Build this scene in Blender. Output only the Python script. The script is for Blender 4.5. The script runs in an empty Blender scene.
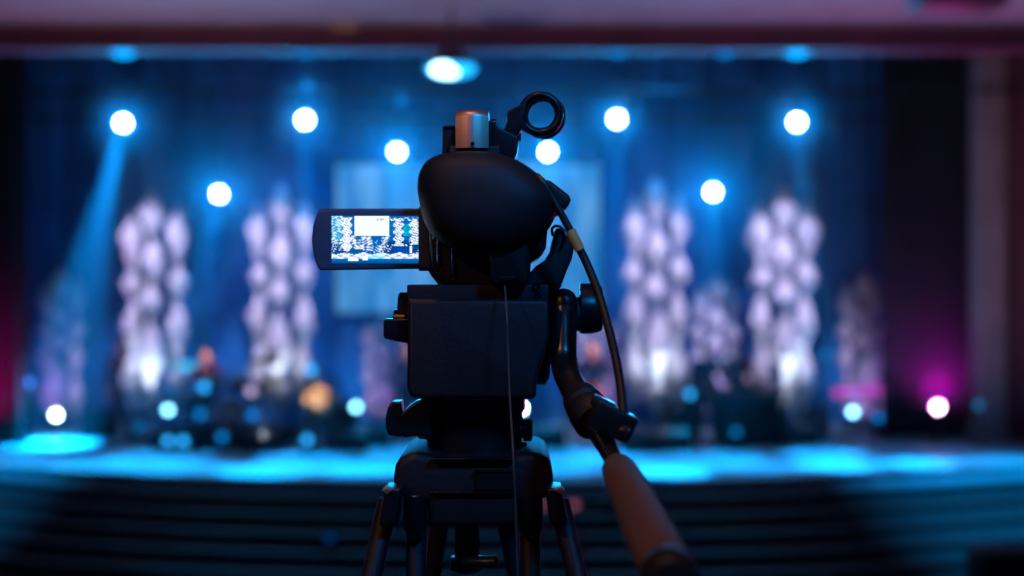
import bpy, bmesh, math, random
from mathutils import Vector, Matrix, Euler
random.seed(7)
PI = math.pi
sc = bpy.context.scene
C = sc.collection
FPX = 50.0 / 36.0 * 1024.0          # focal length in pixels
CZ = 3.77                           # eye height of the photographer above the hall floor
Y0 = 1.10                           # distance of the camcorder


def at(px, py, Y=Y0):
    return Vector(((px - 512.0) / FPX * Y, Y, CZ - (py - 288.0) / FPX * Y))


U = Y0 / FPX                        # one pixel at the camcorder, in metres

# ------------------------------------------------------------------ materials
MATS = {}


def mat(name, col, rough=0.5, metal=0.0, var=0.15, scale=40.0, bump=0.0, coat=0.0, spec=0.5, kind='noise'):
    if name in MATS:
        return MATS[name]
    m = bpy.data.materials.new(name)
    m.use_nodes = True
    nt = m.node_tree
    b = nt.nodes['Principled BSDF']
    b.inputs['Roughness'].default_value = rough
    b.inputs['Metallic'].default_value = metal
    b.inputs['Specular IOR Level'].default_value = spec
    b.inputs['Coat Weight'].default_value = coat
    tc = nt.nodes.new('ShaderNodeTexCoord')
    if kind == 'noise':
        t = nt.nodes.new('ShaderNodeTexNoise')
        t.inputs['Scale'].default_value = scale
        t.inputs['Detail'].default_value = 4
        fac = t.outputs['Fac']
        nt.links.new(tc.outputs['Object'], t.inputs['Vector'])
    else:                                       # brushed along z
        mp = nt.nodes.new('ShaderNodeMapping')
        mp.inputs['Scale'].default_value = (scale * 12, scale * 12, scale * 0.3)
        nt.links.new(tc.outputs['Object'], mp.inputs['Vector'])
        t = nt.nodes.new('ShaderNodeTexNoise')
        t.inputs['Scale'].default_value = 1.0
        nt.links.new(mp.outputs['Vector'], t.inputs['Vector'])
        fac = t.outputs['Fac']
    r = nt.nodes.new('ShaderNodeValToRGB')
    r.color_ramp.elements[0].position = 0.3
    r.color_ramp.elements[1].position = 0.7
    r.color_ramp.elements[0].color = tuple(c * (1 - var) for c in col) + (1,)
    r.color_ramp.elements[1].color = tuple(min(1, c * (1 + var)) for c in col) + (1,)
    nt.links.new(fac, r.inputs['Fac'])
    nt.links.new(r.outputs['Color'], b.inputs['Base Color'])
    if bump:
        bp = nt.nodes.new('ShaderNodeBump')
        bp.inputs['Strength'].default_value = bump
        bp.inputs['Distance'].default_value = 0.002
        nt.links.new(fac, bp.inputs['Height'])
        nt.links.new(bp.outputs['Normal'], b.inputs['Normal'])
    MATS[name] = m
    return m


def glow(name, col, strength):
    key = name
    if key in MATS:
        return MATS[key]
    m = bpy.data.materials.new(name)
    m.use_nodes = True
    nt = m.node_tree
    nt.nodes.clear()
    e = nt.nodes.new('ShaderNodeEmission')
    e.inputs['Color'].default_value = tuple(col) + (1,)
    e.inputs['Strength'].default_value = strength
    o = nt.nodes.new('ShaderNodeOutputMaterial')
    nt.links.new(e.outputs[0], o.inputs['Surface'])
    m.cycles.emission_sampling = 'NONE'
    MATS[key] = m
    return m


# ------------------------------------------------------------------ mesh helpers
def BM():
    return bmesh.new()


def box(bm, c, s, bevel=0.0, rot=None, seg=2):
    tmp = BM()
    bmesh.ops.create_cube(tmp, size=1.0)
    bmesh.ops.scale(tmp, vec=Vector(s), verts=tmp.verts)
    if bevel:
        bmesh.ops.bevel(tmp, geom=list(tmp.edges), offset=bevel, segments=seg, profile=0.6, affect='EDGES')
    M_ = Matrix.Translation(Vector(c)) @ (rot.to_4x4() if rot is not None else Matrix.Identity(4))
    bmesh.ops.transform(tmp, matrix=M_, verts=tmp.verts)
    merge(bm, tmp)


def merge(bm, tmp):
    me = bpy.data.meshes.new('tmp')
    tmp.to_mesh(me)
    tmp.free()
    bm.from_mesh(me)
    bpy.data.meshes.remove(me)


def frame_of(d):
    d = d.normalized()
    up = Vector((0, 0, 1)) if abs(d.z) < 0.9 else Vector((0, 1, 0))
    a = d.cross(up).normalized()
    b = a.cross(d).normalized()
    return a, b


def rings(bm, ringlist, cap=True):
    vs = [[bm.verts.new(p) for p in r] for r in ringlist]
    n = len(vs[0])
    for i in range(len(vs) - 1):
        for k in range(n):
            bm.faces.new((vs[i][k], vs[i][(k + 1) % n], vs[i + 1][(k + 1) % n], vs[i + 1][k]))
    if cap:
        bm.faces.new(list(reversed(vs[0])))
        bm.faces.new(vs[-1])
    return vs


def cyl(bm, p, q, r, r2=None, n=28, bev=0.0):
    p, q = Vector(p), Vector(q)
    r2 = r if r2 is None else r2
    d = (q - p).normalized()
    a, b = frame_of(d)
    st = [(p, r), (q, r2)]
    if bev:
        st = [(p, r - bev), (p + d * bev * .3, r - bev * .3), (p + d * bev, r), (q - d * bev, r2), (q - d * bev * .3, r2 - bev * .3), (q, r2 - bev)]
    rings(bm, [[c + (a * math.cos(2 * PI * k / n) + b * math.sin(2 * PI * k / n)) * rr for k in range(n)] for c, rr in st])


def smoothpath(pts, sub=6):
    pts = [Vector(p) for p in pts]
    out = []
    for i in range(len(pts) - 1):
        p0 = pts[max(i - 1, 0)]
        p1 = pts[i]
        p2 = pts[i + 1]
        p3 = pts[min(i + 2, len(pts) - 1)]
        for s in range(sub):
            t = s / sub
            out.append(0.5 * ((2 * p1) + (p2 - p0) * t + (2 * p0 - 5 * p1 + 4 * p2 - p3) * t * t + (3 * p1 - p0 - 3 * p2 + p3) * t ** 3))
    out.append(pts[-1])
    return out


def tube(bm, pts, r, n=12, rf=None):
    pts = [Vector(p) for p in pts]
    rl = []
    a = None
    for i, p in enumerate(pts):
        d = (pts[min(i + 1, len(pts) - 1)] - pts[max(i - 1, 0)]).normalized()
        if a is None:
            a, b = frame_of(d)
        else:
            a = (a - d * a.dot(d)).normalized()
            b = a.cross(d).normalized()
        rr = rf(i / (len(pts) - 1)) if rf else r
        rl.append([p + (a * math.cos(2 * PI * k / n) + b * math.sin(2 * PI * k / n)) * rr for k in range(n)])
    rings(bm, rl)


def ball(bm, c, r, u=20, v=14, rot=None):
    if not hasattr(r, '__len__'):
        r = (r, r, r)
    tmp = BM()
    bmesh.ops.create_uvsphere(tmp, u_segments=u, v_segments=v, radius=1.0)
    bmesh.ops.scale(tmp, vec=Vector(r), verts=tmp.verts)
    M_ = Matrix.Translation(Vector(c)) @ (rot.to_4x4() if rot is not None else Matrix.Identity(4))
    bmesh.ops.transform(tmp, matrix=M_, verts=tmp.verts)
    merge(bm, tmp)


def lathe(bm, p, d, prof, n=32):
    """prof: list of (distance along d, radius)"""
    p, d = Vector(p), Vector(d).normalized()
    a, b = frame_of(d)
    rings(bm, [[p + d * t + (a * math.cos(2 * PI * k / n) + b * math.sin(2 * PI * k / n)) * max(r, 1e-4) for k in range(n)] for t, r in prof])


def torus(bm, c, axis, R, r, n=40, m=12, sq=1.0):
    c = Vector(c)
    ax = Vector(axis).normalized()
    a, b = frame_of(ax)
    vs = []
    for i in range(n):
        t = 2 * PI * i / n
        e = a * math.cos(t) + b * math.sin(t)
        vs.append([bm.verts.new(c + e * (R + r * math.cos(2 * PI * j / m)) + ax * r * sq * math.sin(2 * PI * j / m)) for j in range(m)])
    for i in range(n):
        for j in range(m):
            bm.faces.new((vs[i][j], vs[(i + 1) % n][j], vs[(i + 1) % n][(j + 1) % m], vs[i][(j + 1) % m]))


def inset_poly(pts, k):
    """shrink an outline (list of 2-tuples) by k"""
    n = len(pts)
    area = sum(pts[i][0] * pts[(i + 1) % n][1] - pts[(i + 1) % n][0] * pts[i][1] for i in range(n))
    s = 1 if area > 0 else -1
    out = []
    for i in range(n):
        a, b, c = Vector(pts[i - 1]), Vector(pts[i]), Vector(pts[(i + 1) % n])
        e1, e2 = (b - a), (c - b)
        e1 = e1.normalized() if e1.length > 1e-9 else Vector((1, 0))
        e2 = e2.normalized() if e2.length > 1e-9 else e1
        n1 = Vector((-e1.y, e1.x)) * s
        n2 = Vector((-e2.y, e2.x)) * s
        m_ = (n1 + n2)
        if m_.length < 1e-6:
            m_ = n1
        m_.normalize()
        f = 1 / max(0.55, m_.dot(n1))
        out.append(tuple(b + m_ * k * f))
    return out


def slab(bm, outline, y0, y1, rnd=0.004, seg=4, Yref=None, soft=False):
    """outline in pixels of the photo at distance Yref -> solid between depths y0 and y1 with rounded rims"""
    if Yref is None:
        Yref = y0 + rnd * .6
    if soft:
        P = smoothpath([Vector((x, y, 0)) for x, y in outline + [outline[0]]], 4)[:-1]
        outline = [(p.x, p.y) for p in P]
    xz = []
    for x, y in outline:
        p = at(x, y, Yref)
        xz.append((p.x, p.z))
    rl = []
    for s in range(seg + 1):
        t = s / seg * PI / 2
        o = inset_poly(xz, rnd * (1 - math.sin(t)))
        rl.append([Vector((x, y0 + rnd * (1 - math.cos(t)), z)) for x, z in o])
    for s in range(seg + 1):
        t = PI / 2 - s / seg * PI / 2
        o = inset_poly(xz, rnd * (1 - math.sin(t)))
        rl.append([Vector((x, y1 - rnd * (1 - math.cos(t)), z)) for x, z in o])
    rings(bm, rl)


def rrect(x0, y0, x1, y1, r=2.0, n=4):
    out = []
    for cx, cy, a0 in ((x1 - r, y0 + r, -90), (x1 - r, y1 - r, 0), (x0 + r, y1 - r, 90), (x0 + r, y0 + r, 180)):
        for k in range(n + 1):
            a = math.radians(a0 + 90 * k / n)
            out.append((cx + r * math.cos(a), cy + r * math.sin(a)))
    return out


def finish(bm, name, m, parent=None, smooth=True, angle=40):
    """link the bmesh (world coordinates, or local ones of a root at the origin) as ONE object"""
    bmesh.ops.recalc_face_normals(bm, faces=bm.faces)
    if parent is not None:
        off = Vector((0, 0, 0))
        p = parent
        while p is not None:
            off += p.location
            p = p.parent
        bmesh.ops.translate(bm, vec=-off, verts=bm.verts)
    me = bpy.data.meshes.new(name)
    bm.to_mesh(me)
    bm.free()
    if smooth:
        me.polygons.foreach_set('use_smooth', [True] * len(me.polygons))
        try:
            me.set_sharp_from_angle(angle=math.radians(angle))
        except Exception:
            pass
    o = bpy.data.objects.new(name, me)
    C.objects.link(o)
    if isinstance(m, (list, tuple)):
        for x in m:
            me.materials.append(x)
    else:
        me.materials.append(m)
    if parent is not None:
        o.parent = parent
    return o


def tag(o, label=None, cat=None, group=None, kind=None):
    if label:
        o['label'] = label
    if cat:
        o['category'] = cat
    if group:
        o['group'] = group
    if kind:
        o['kind'] = kind
    return o


def empty(name, loc, label, cat, group=None):
    o = bpy.data.objects.new(name, None)
    o.empty_display_size = 0.05
    o.location = Vector(loc)
    C.objects.link(o)
    return tag(o, label, cat, group)


def copy_tree(o, parent=None):
    c = o.copy()
    C.objects.link(c)
    if parent is not None:
        c.parent = parent
    for ch in list(o.children):
        copy_tree(ch, c)
    return c


def spot(name, loc, target, energy, col, angle, blend=0.6, size=0.05, parent=None):
    l = bpy.data.lights.new(name, 'SPOT')
    l.energy = energy
    l.color = col
    l.spot_size = math.radians(angle)
    l.spot_blend = blend
    l.shadow_soft_size = size
    o = bpy.data.objects.new(name, l)
    C.objects.link(o)
    o.location = Vector(loc)
    o.rotation_euler = (Vector(target) - Vector(loc)).to_track_quat('-Z', 'Y').to_euler()
    if parent is not None:
        o.parent = parent
        o.location = Vector(loc) - parent.location
    return o


# palette
M_blk = mat('matte_black_plastic', (0.012, 0.013, 0.016), 0.55, bump=0.15, scale=300)
M_blk2 = mat('satin_black_plastic', (0.010, 0.011, 0.014), 0.32, bump=0.05, scale=200)
M_rub = mat('black_rubber', (0.014, 0.014, 0.016), 0.6, bump=0.05, scale=400)
M_alu = mat('brushed_aluminium', (0.78, 0.52, 0.38), 0.45, 1.0, var=0.12, scale=60, kind='brushed')
M_dalu = mat('dark_anodised_metal', (0.05, 0.05, 0.055), 0.3, 0.9, var=0.1)
M_tube = mat('black_glossy_tube', (0.13, 0.11, 0.10), 0.30, 0.9, var=0.08)
M_foam = mat('foam_grip', (0.16, 0.085, 0.06), 0.8, bump=0.3, scale=500)
M_tape = mat('yellow_tape', (0.95, 0.52, 0.14), 0.6)
M_cable = mat('black_cable', (0.02, 0.016, 0.014), 0.5)
M_grey = mat('grey_wire', (0.10, 0.10, 0.10), 0.45)
M_chrome = mat('chrome', (0.7, 0.7, 0.72), 0.12, 1.0, var=0.03)

# ================================================================== FOREGROUND
# ------------------------------------------------------------------ camcorder
cam = empty('camcorder', at(490, 286, 1.12), 'black camcorder on the fluid head with its lit screen swung out left', 'camcorder')

b = BM()
slab(b, [(430, 180), (470, 160), (530, 170), (546, 190), (548, 225), (546, 248), (542, 255), (531, 261), (530, 288), (520, 291), (452, 289),
         (441, 282), (432, 268), (429, 240)], 1.065, 1.235, 0.006)
finish(b, 'body', M_blk, cam)
b = BM()                              # big rounded hood, rear
hood = [(417, 192), (417, 180), (420, 169), (427, 160), (440, 154), (458, 151.3), (478, 151), (497, 153), (515, 159), (531, 168), (545, 180),
        (555, 193), (558, 206), (553, 222), (540, 238), (520, 250), (492, 256), (462, 252), (438, 240), (424, 222)]
hp_ = smoothpath([Vector((x, y, 0)) for x, y in hood + [hood[0]]], 4)[:-1]
hc = Vector((487, 200, 0))
rl = []
for (yy, f) in ((1.012, .10), (1.0125, .35), (1.015, .60), (1.020, .78), (1.028, .90), (1.040, .97), (1.055, 1.0), (1.12, 1.0), (1.15, .96), (1.17, .85)):
    rr_ = []
    for q in hp_:
        v = at((hc + (q - hc) * f).x, (hc + (q - hc) * f).y, 1.05)
        rr_.append(Vector((v.x, yy, v.z)))
    rl.append(rr_)
rings(b, rl)
finish(b, 'viewfinder_hood', M_rub, cam, angle=60)
b = BM()
slab(b, [(546, 179.5), (551, 181), (569, 195), (571, 200), (569, 205), (562, 212), (552, 216), (545, 205)], 1.05, 1.10, 0.003)
finish(b, 'eyecup_wing', M_rub, cam)
b = BM()                              # lens barrel on the stage side
lathe(b, at(488, 215, 1.22), (0, 1, 0), [(0, .030), (.01, .034), (.05, .034), (.052, .037), (.10, .038), (.103, .034), (.085, .030)])
finish(b, 'lens_barrel', M_blk2, cam)
b = BM()
slab(b, rrect(490, 228, 529, 284, 4), 1.035, 1.075, 0.003)
bat = finish(b, 'battery', M_blk2, cam)
b = BM()
slab(b, rrect(500, 276, 516, 281, 1.5), 1.032, 1.04, 0.0008)
finish(b, 'release_latch', M_dalu, bat)
# highlights along the rear left seams, built as chrome strips
for (x, ya, yb) in ((452.5, 223, 274), (438, 233, 263), (434, 226, 239)):
    b = BM()
    cyl(b, at(x, ya, 1.062), at(x, yb, 1.062), 0.0009, n=10)
    finish(b, 'seam_glint', M_chrome, cam)
# left corner bracket under the screen
b = BM()
tube(b, smoothpath([at(428, 262, 1.09), at(432, 272, 1.09), at(438, 280, 1.09), at(443, 286, 1.09)], 5), 0.0021, 10)
finish(b, 'corner_guard', M_blk2, cam)
# sockets
for (x, y, r) in ((503, 287, 3.2), (537, 285.5, 3.6), (538, 295, 3.0)):
    b = BM()
    p = at(x, y, 1.058)
    lathe(b, p, (0, 1, 0), [(0, r * U * .55), (-.001, r * U * .6), (-.0015, r * U * .9), (0, r * U), (.012, r * U)], 20)
    finish(b, 'socket', M_dalu, cam)

# fold-out screen
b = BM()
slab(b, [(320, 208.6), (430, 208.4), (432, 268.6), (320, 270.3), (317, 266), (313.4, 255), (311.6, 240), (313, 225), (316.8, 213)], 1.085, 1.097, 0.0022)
lcd = finish(b, 'screen_panel', mat('glare_blue_bezel', (0.07, 0.12, 0.20), 0.35, bump=.02), cam)  # blue glare is put into the bezel colour
b = BM()
cyl(b, at(427, 207, 1.092), at(427, 271, 1.092), 0.0065, bev=.001)
finish(b, 'screen_hinge', M_blk, cam)
# display: one lit grid that shows the stage, as the monitor does
NX, NY = 110, 60
x0, y0, x1, y1 = 331.6, 216.0, 418.4, 263.4


def lcd_col(u, v, rnd):
    base = Vector((0.0, 0.16, 0.55))
    n1 = math.sin(u * 61 + 3 * math.sin(v * 23)) * math.cos(v * 57 + 2 * math.sin(u * 31))
    n2 = math.sin(u * 140 + v * 90) * math.sin(v * 170 - u * 60)
    white = Vector((0.95, 1.02, 1.08))
    cyan = Vector((0.1, 0.75, 1.1))
    dark = Vector((0.0, 0.05, 0.26))
    c = base * (1 + .3 * n1)
    w = 0.0

    def col(cx, hw, y_0, y_1, dens):
        nonlocal w
        if y_0 < v < y_1 and abs(u - cx) < hw + .016 * math.sin(v * 42):
            w = max(w, dens + .5 * n2 + .25 * n1)
    if u < .13 and v < .74:
        c = base.lerp(cyan, .6 + .4 * n1)
        w = max(w, .35 + .6 * n1 + .4 * n2 - (.5 if v > .6 else 0))
    col(.175, .050, .03, .74, .95)
    col(.77, .048, .05, .66, .80)
    col(.955, .048, .10, .60, .80)
    if .83 < u < .915 and .16 < v < .42:
        c = Vector((0, .42, .62)) * (1 + .4 * n1)
    if u > .67 and .03 < v < .10:
        w = max(w, .5 + .8 * n1)
    if v > .42 and v < .74:                      # hazy beams under the projection
        for cx, sl in ((.36, .0), (.60, -.22), (.28, .2), (.43, .1)):
            d = abs(u - cx - sl * (v - .58))
            if d < .045:
                w = max(w, .75 * (1 - d / .05) + .55 * n1 + .1)
    if .52 < v < .78 and w < .6:                 # band
        k = .5 * n1 + .6 * n2
        if u < .22 or .57 < u < 1:
            c = dark if k > -.25 else c
            if k < -.55:
                w = .9
        elif k > .55:
            w = .8
    if .70 < u < .93 and .63 < v < .79:
        c = dark * 1.5
        w = 0 if not (.9 < u < .94) else 1
    if .24 < u < .36 and .70 < v < .82:
        c = Vector((0, .12, .35))
        w = 0
    if .79 + .02 * math.sin(u * 30) < v < .90:
        w = max(w, .85 + .4 * math.sin(u * 47) * math.cos(v * 60) + .2 * n2)
        if .42 < u < .62:
            c = cyan
            w = w * .6 if v > .84 else w
    if .885 < v < .97 and .19 < u < .31:
        w = 1
    if .84 < v < .93 and .35 < u < .42:
        w = 1
    if v > .955:
        w = .25 if (u > .7 and v < .975) else 0
        c = Vector((0.0, .10, .35))
    if .265 < u < .665 and v < .415:
        w = 1
        if .515 < u < .60 and .055 < v < .10 and n2 > -.4:
            return Vector((.55, .6, .65))
    w = max(0, min(1, w * 1.5 - .42))
    return c.lerp(white, w)


me = bpy.data.meshes.new('display')
V, Fc, cols = [], [], []
for j in range(NY + 1):
    for i in range(NX + 1):
        p = at(x0 + (x1 - x0) * i / NX, y0 + (y1 - y0) * j / NY, 1.0845)
        p.y = 1.0845
        V.append(p - cam.location)
for j in range(NY):
    for i in range(NX):
        a = j * (NX + 1) + i
        Fc.append((a, a + NX + 1, a + NX + 2, a + 1))
        c = lcd_col((i + .5) / NX, (j + .5) / NY, random.random())
        cols += [(max(c.x, 0), max(c.y, 0), max(c.z, 0), 1)] * 4
me.from_pydata(V, [], Fc)
ca = me.color_attributes.new('picture', 'FLOAT_COLOR', 'CORNER')
for i, c in enumerate(cols):
    ca.data[i].color = c
m = bpy.data.materials.new('lit_display')
m.use_nodes = True
nt = m.node_tree
nt.nodes.clear()
e = nt.nodes.new('ShaderNodeEmission')
at_ = nt.nodes.new('ShaderNodeVertexColor')
at_.layer_name = 'picture'
o_ = nt.nodes.new('ShaderNodeOutputMaterial')
nt.links.new(at_.outputs['Color'], e.inputs['Color'])
e.inputs['Strength'].default_value = 1.0
nt.links.new(e.outputs[0], o_.inputs['Surface'])
me.materials.append(m)
dsp = bpy.data.objects.new('display', me)
C.objects.link(dsp)
dsp.parent = lcd
dsp['label'] = 'lit display showing the stage'

# metal shoe plate on top with its two black cheeks
b = BM()
pts = []
W0, W1 = at(455.6, 0, 1.062).x, at(488.6, 0, 1.062).x
zt, zb = at(0, 109.8, 1.062).z, at(0, 148, 1.062).z
n = 18
outer, inner = [], []
for s in range(n + 1):
    t = s / n
    x = W0 + (W1 - W0) * t
    bow = 0.0035 * math.sin(PI * t)
    outer.append((x, 1.062 - bow))
rl = []
for k in range(7):
    ang = k / 6 * PI / 2
    z = zt - 0.006 + 0.006 * math.sin(ang)
    dy = 0.012 * (1 - math.cos(ang))
    rl.append((z, dy))
levels = [(zb, 0)] + rl
vs = []
for z, dy in levels:
    front = [Vector((x, y + dy, z + (0.0012 * math.sin(PI * (x - W0) / (W1 - W0)) if z > zb + .01 else 0))) for x, y in outer]
    back = [Vector((W1, 1.10, z)), Vector((W0, 1.10, z))]
    vs.append(front + back)
rings(b, vs)
plate = finish(b, 'metal_shoe_plate', M_alu, cam, angle=50)
plate['label'] = 'brushed metal top plate'
b = BM()
cyl(b, at(472.6, 143.8, 1.0565), at(472.6, 143.8, 1.066), 2.0 * U, n=16)
finish(b, 'screw', M_blk2, plate)
b = BM()
slab(b, rrect(442.3, 126, 455.4, 160, 1.2), 1.068, 1.12, 0.0012)
slab(b, rrect(444, 125.2, 454.5, 128, .8), 1.066, 1.10, 0.0006)
finish(b, 'shoe_cheek', M_blk2, cam)
b = BM()
slab(b, [(488.8, 120.5), (497, 120.5), (498.5, 127), (517, 136), (518.4, 143), (517, 153), (512, 163), (488.8, 163)], 1.068, 1.12, 0.0014)
slab(b, rrect(491, 118.6, 497, 121.5, .8), 1.07, 1.09, 0.0006)
finish(b, 'shoe_cheek', M_blk2, cam)
b = BM()
slab(b, rrect(449, 146, 500, 158, 1), 1.064, 1.13, 0.001)
finish(b, 'shoe_base', M_blk, cam)

# microphone holder ring
mh = empty('microphone_holder', at(510, 134, 1.10), 'empty black ring clamp for a microphone standing on top of the camcorder', 'microphone holder')
b = BM()
torus(b, at(540.5, 114.2, 1.095), (0, 1, 0), 18.6 * U, 4.4 * U, 56, 14, 1.9)
ring = finish(b, 'ring_clamp', M_blk2, mh, angle=70)
b = BM()
torus(b, at(543.5, 116.5, 1.125), (0, 1, 0), 19.2 * U, 4.0 * U, 56, 14, 1.6)
finish(b, 'ring_clamp', M_blk2, mh, angle=70)
b = BM()
torus(b, at(540.5, 114.2, 1.092), (0, 1, 0), 14.8 * U, 0.9 * U, 56, 8, 3)
finish(b, 'rubber_lining', M_rub, ring)
b = BM()
slab(b, [(527, 98), (519, 105), (508, 110.5), (506.5, 114), (507, 121), (504, 129), (501, 134), (517, 137.5), (522, 128), (529, 131), (524, 118)], 1.088, 1.112, 0.0012)
finish(b, 'support_arm', M_blk2, mh)
b = BM()
cyl(b, at(519, 133, 1.10), at(519, 141, 1.10), 2.2 * U, bev=.0004)
ball(b, at(518, 131.5, 1.10), 2.4 * U)
finish(b, 'lock_screw', M_chrome, mh)

# hand strap
b = BM()
slab(b, [(557, 228), (564, 229), (571, 236), (574.3, 247), (572, 259), (566, 273), (561, 287), (556, 293), (541, 296), (527, 294), (530, 273),
         (536, 266), (546, 259.5), (552, 250), (554, 240)], 1.07, 1.15, 0.004, soft=False)
hs = finish(b, 'hand_strap', M_rub, cam)
b = BM()
tube(b, smoothpath([at(553, 236, 1.068), at(552, 229, 1.068), at(556, 226, 1.068), at(562, 228, 1.068), at(566, 236, 1.066), at(562, 247, 1.066)], 5), 0.0011, 8)
finish(b, 'strap_ring', M_dalu, hs)

# ------------------------------------------------------------------ remote cable
rc = empty('remote_cable', at(625, 418, 0.955), 'black cable with a yellow taped collar arching from the camcorder down to the handle clamp', 'cable')
cp = [(537, 176.5, 1.035), (543, 182, 1.03), (551, 195, 1.03), (562, 215, 1.03), (573, 236, 1.03), (587, 264, 1.03), (598, 292, 1.02), (608, 326, 1.0), (616, 360, .985), (621, 390, .965), (623.5, 418, .95)]
path = smoothpath([at(*c) for c in cp], 8)
b = BM()
tube(b, path, 0.0026, 14, rf=lambda t: 0.0019 + 0.0012 * min(1, t * 2.2))
finish(b, 'cable_sheath', M_cable, rc)
b = BM()
sub = [p for p in path if at(0, 230, 1.03).z > p.z > at(0, 251, 1.03).z]
tube(b, sub, 0.0038, 16)
tp = finish(b, 'tape_band', M_tape, rc)
tp['label'] = 'yellow taped collar'
b = BM()
tube(b, path[:14], 0.0027, 14, rf=lambda t: 0.0027 - .0006 * t)
finish(b, 'strain_relief', M_tube, rc)

# thin wire hanging straight down
b = BM()
tube(b, smoothpath([at(505, 286, 1.03), at(507, 318, 1.015), at(508, 350, 1.015), at(510, 400, 1.01), at(513, 450, .985), at(516, 520, .985), at(518, 600, .99), at(520, 760, 1.0), at(526, 1050, 1.02), at(522, 1500, 1.06), at(515, 2139, 1.11)], 8), 0.0007, 8)
w = finish(b, 'thin_wire', M_grey)
tag(w, 'thin grey wire hanging straight down behind the tripod head', 'wire')

# ------------------------------------------------------------------ fluid head
hd = empty('fluid_head', at(475, 455, 1.12), 'black fluid head between the camcorder and the tripod crown', 'tripod head')
b = BM()
slab(b, rrect(407, 284.5, 549, 300, 2), 1.06, 1.22, 0.0012)
finish(b, 'quick_release_plate', M_blk, hd)
b = BM()
slab(b, [(408, 299), (549, 299), (550, 335), (543, 360), (537, 378), (536, 396), (533, 399), (416, 399), (409.5, 395), (407, 388)], 1.045, 1.215, 0.004)
finish(b, 'head_housing', M_blk, hd)
b = BM()
lathe(b, at(530, 340, 1.135), (1, 0, 0), [(0, .034), (.001, .036), (.012, .036), (.0155, .031), (.0165, .02), (.0165, .001)])
dd = finish(b, 'drag_dial', M_blk2, hd)
b = BM()                              # stepped knob, left
Lz = at(0, 317).z
lathe(b, at(408, 317, 1.11), (-1, 0, 0), [(-.004, 24 * U), (0.0, 25 * U), (8 * U, 25 * U), (9.2 * U, 23.5 * U)])
kb = finish(b, 'tilt_drag_knob', M_blk, hd)
b = BM()
lathe(b, at(400, 325.5, 1.10), (-1, 0, 0), [(-.004, 16 * U), (5 * U, 16 * U), (6 * U, 15 * U)])
k2 = finish(b, 'knob_collar', M_blk2, kb)
b = BM()
slab(b, [(383.4, 321), (385, 319.4), (398, 319.2), (408, 319), (408, 343.5), (398, 341.5), (385, 338.6), (383.4, 336)], 1.07, 1.115, 0.0012)
finish(b, 'lock_lever', M_blk2, kb)
# bowl / neck
b = BM()
lathe(b, at(474.5, 455, 1.12), (0, 0, 1), [(-.012, 46 * U), (0, 47.5 * U), (.010, 48.5 * U), (.028, 51 * U), (.030, 49 * U), (.034, 49 * U), (.036, 51.5 * U), (60 * U, 52 * U)], 48)
finish(b, 'pan_base', M_blk2, hd)
b = BM()                              # pan lock on the left
slab(b, [(385.5, 427), (385.4, 418), (387.5, 408), (391, 402.2), (401, 401.6), (402.2, 413), (409, 406), (418, 400.5), (426, 398), (432, 398), (432, 440),
         (419, 438.8), (417, 436), (404, 437.6), (403, 435.4), (401, 437), (388, 435)], 1.075, 1.10, 0.002)
finish(b, 'pan_lock', M_blk2, hd)
b = BM()
lathe(b, at(519, 430, 1.11), (1, 0, 0), [(0, 8 * U), (4 * U, 8 * U), (5 * U, 11.5 * U), (12 * U, 11.5 * U), (13.5 * U, 9.5 * U), (13.5 * U, .0005)])
finish(b, 'brake_knob', M_blk2, hd)
b = BM()
lathe(b, at(521, 446, 1.11), (1, 0, 0), [(0, 4 * U), (5 * U, 4 * U), (6 * U, 3 * U)])
finish(b, 'level_screw', M_dalu, hd)

# rosette block on the right, lock knob, handle
b = BM()
slab(b, rrect(545, 291, 566, 338, 5), 1.09, 1.15, 0.003)
lathe(b, at(545, 314, 1.10), (1, 0, 0), [(0, 17 * U), (36 * U, 17 * U)])
finish(b, 'handle_rosette', M_blk, hd)
b = BM()
lathe(b, at(579.5, 308.5, 1.105), (1, 0, 0), [(0, 24 * U), (1 * U, 25.4 * U), (12 * U, 25.4 * U), (21.5 * U, 22.8 * U), (22.5 * U, 21.5 * U), (22.5 * U, .0005)])
finish(b, 'rosette_lock_knob', M_blk2, hd)

hn = empty('pan_handle', at(564, 330, 1.075), 'bent black metal pan handle with a brown grip reaching towards the viewer', 'pan handle')
hp = smoothpath([at(563.5, 302, 1.075), at(563.5, 330, 1.07), at(563.5, 356, 1.065), at(566, 372, 1.055), at(575, 391, 1.035), at(591, 416, 1.00), at(605, 443, .96), at(619, 471, .92)], 8)
b = BM()
tube(b, hp, 0.0095, 28, rf=lambda t: 0.0100 - .0035 * max(0, min(1, (t - .72) * 6)))
finish(b, 'handle_tube', M_tube, hn, angle=60)
b = BM()
top = at(563.5, 310.5, 1.075)
lathe(b, top, (0, 0, 1), [(0, 13.8 * U), (5 * U, 14.0 * U), (12 * U, 13.2 * U), (17 * U, 10.5 * U), (20.5 * U, 6 * U), (21.8 * U, .0005)])
finish(b, 'end_cap', M_blk2, hn)
b = BM()
torus(b, at(563.5, 312, 1.075), (0, 0, 1), 13.4 * U, 0.9 * U, 32, 8)
finish(b, 'clamp_ring', M_blk, hn)
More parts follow.
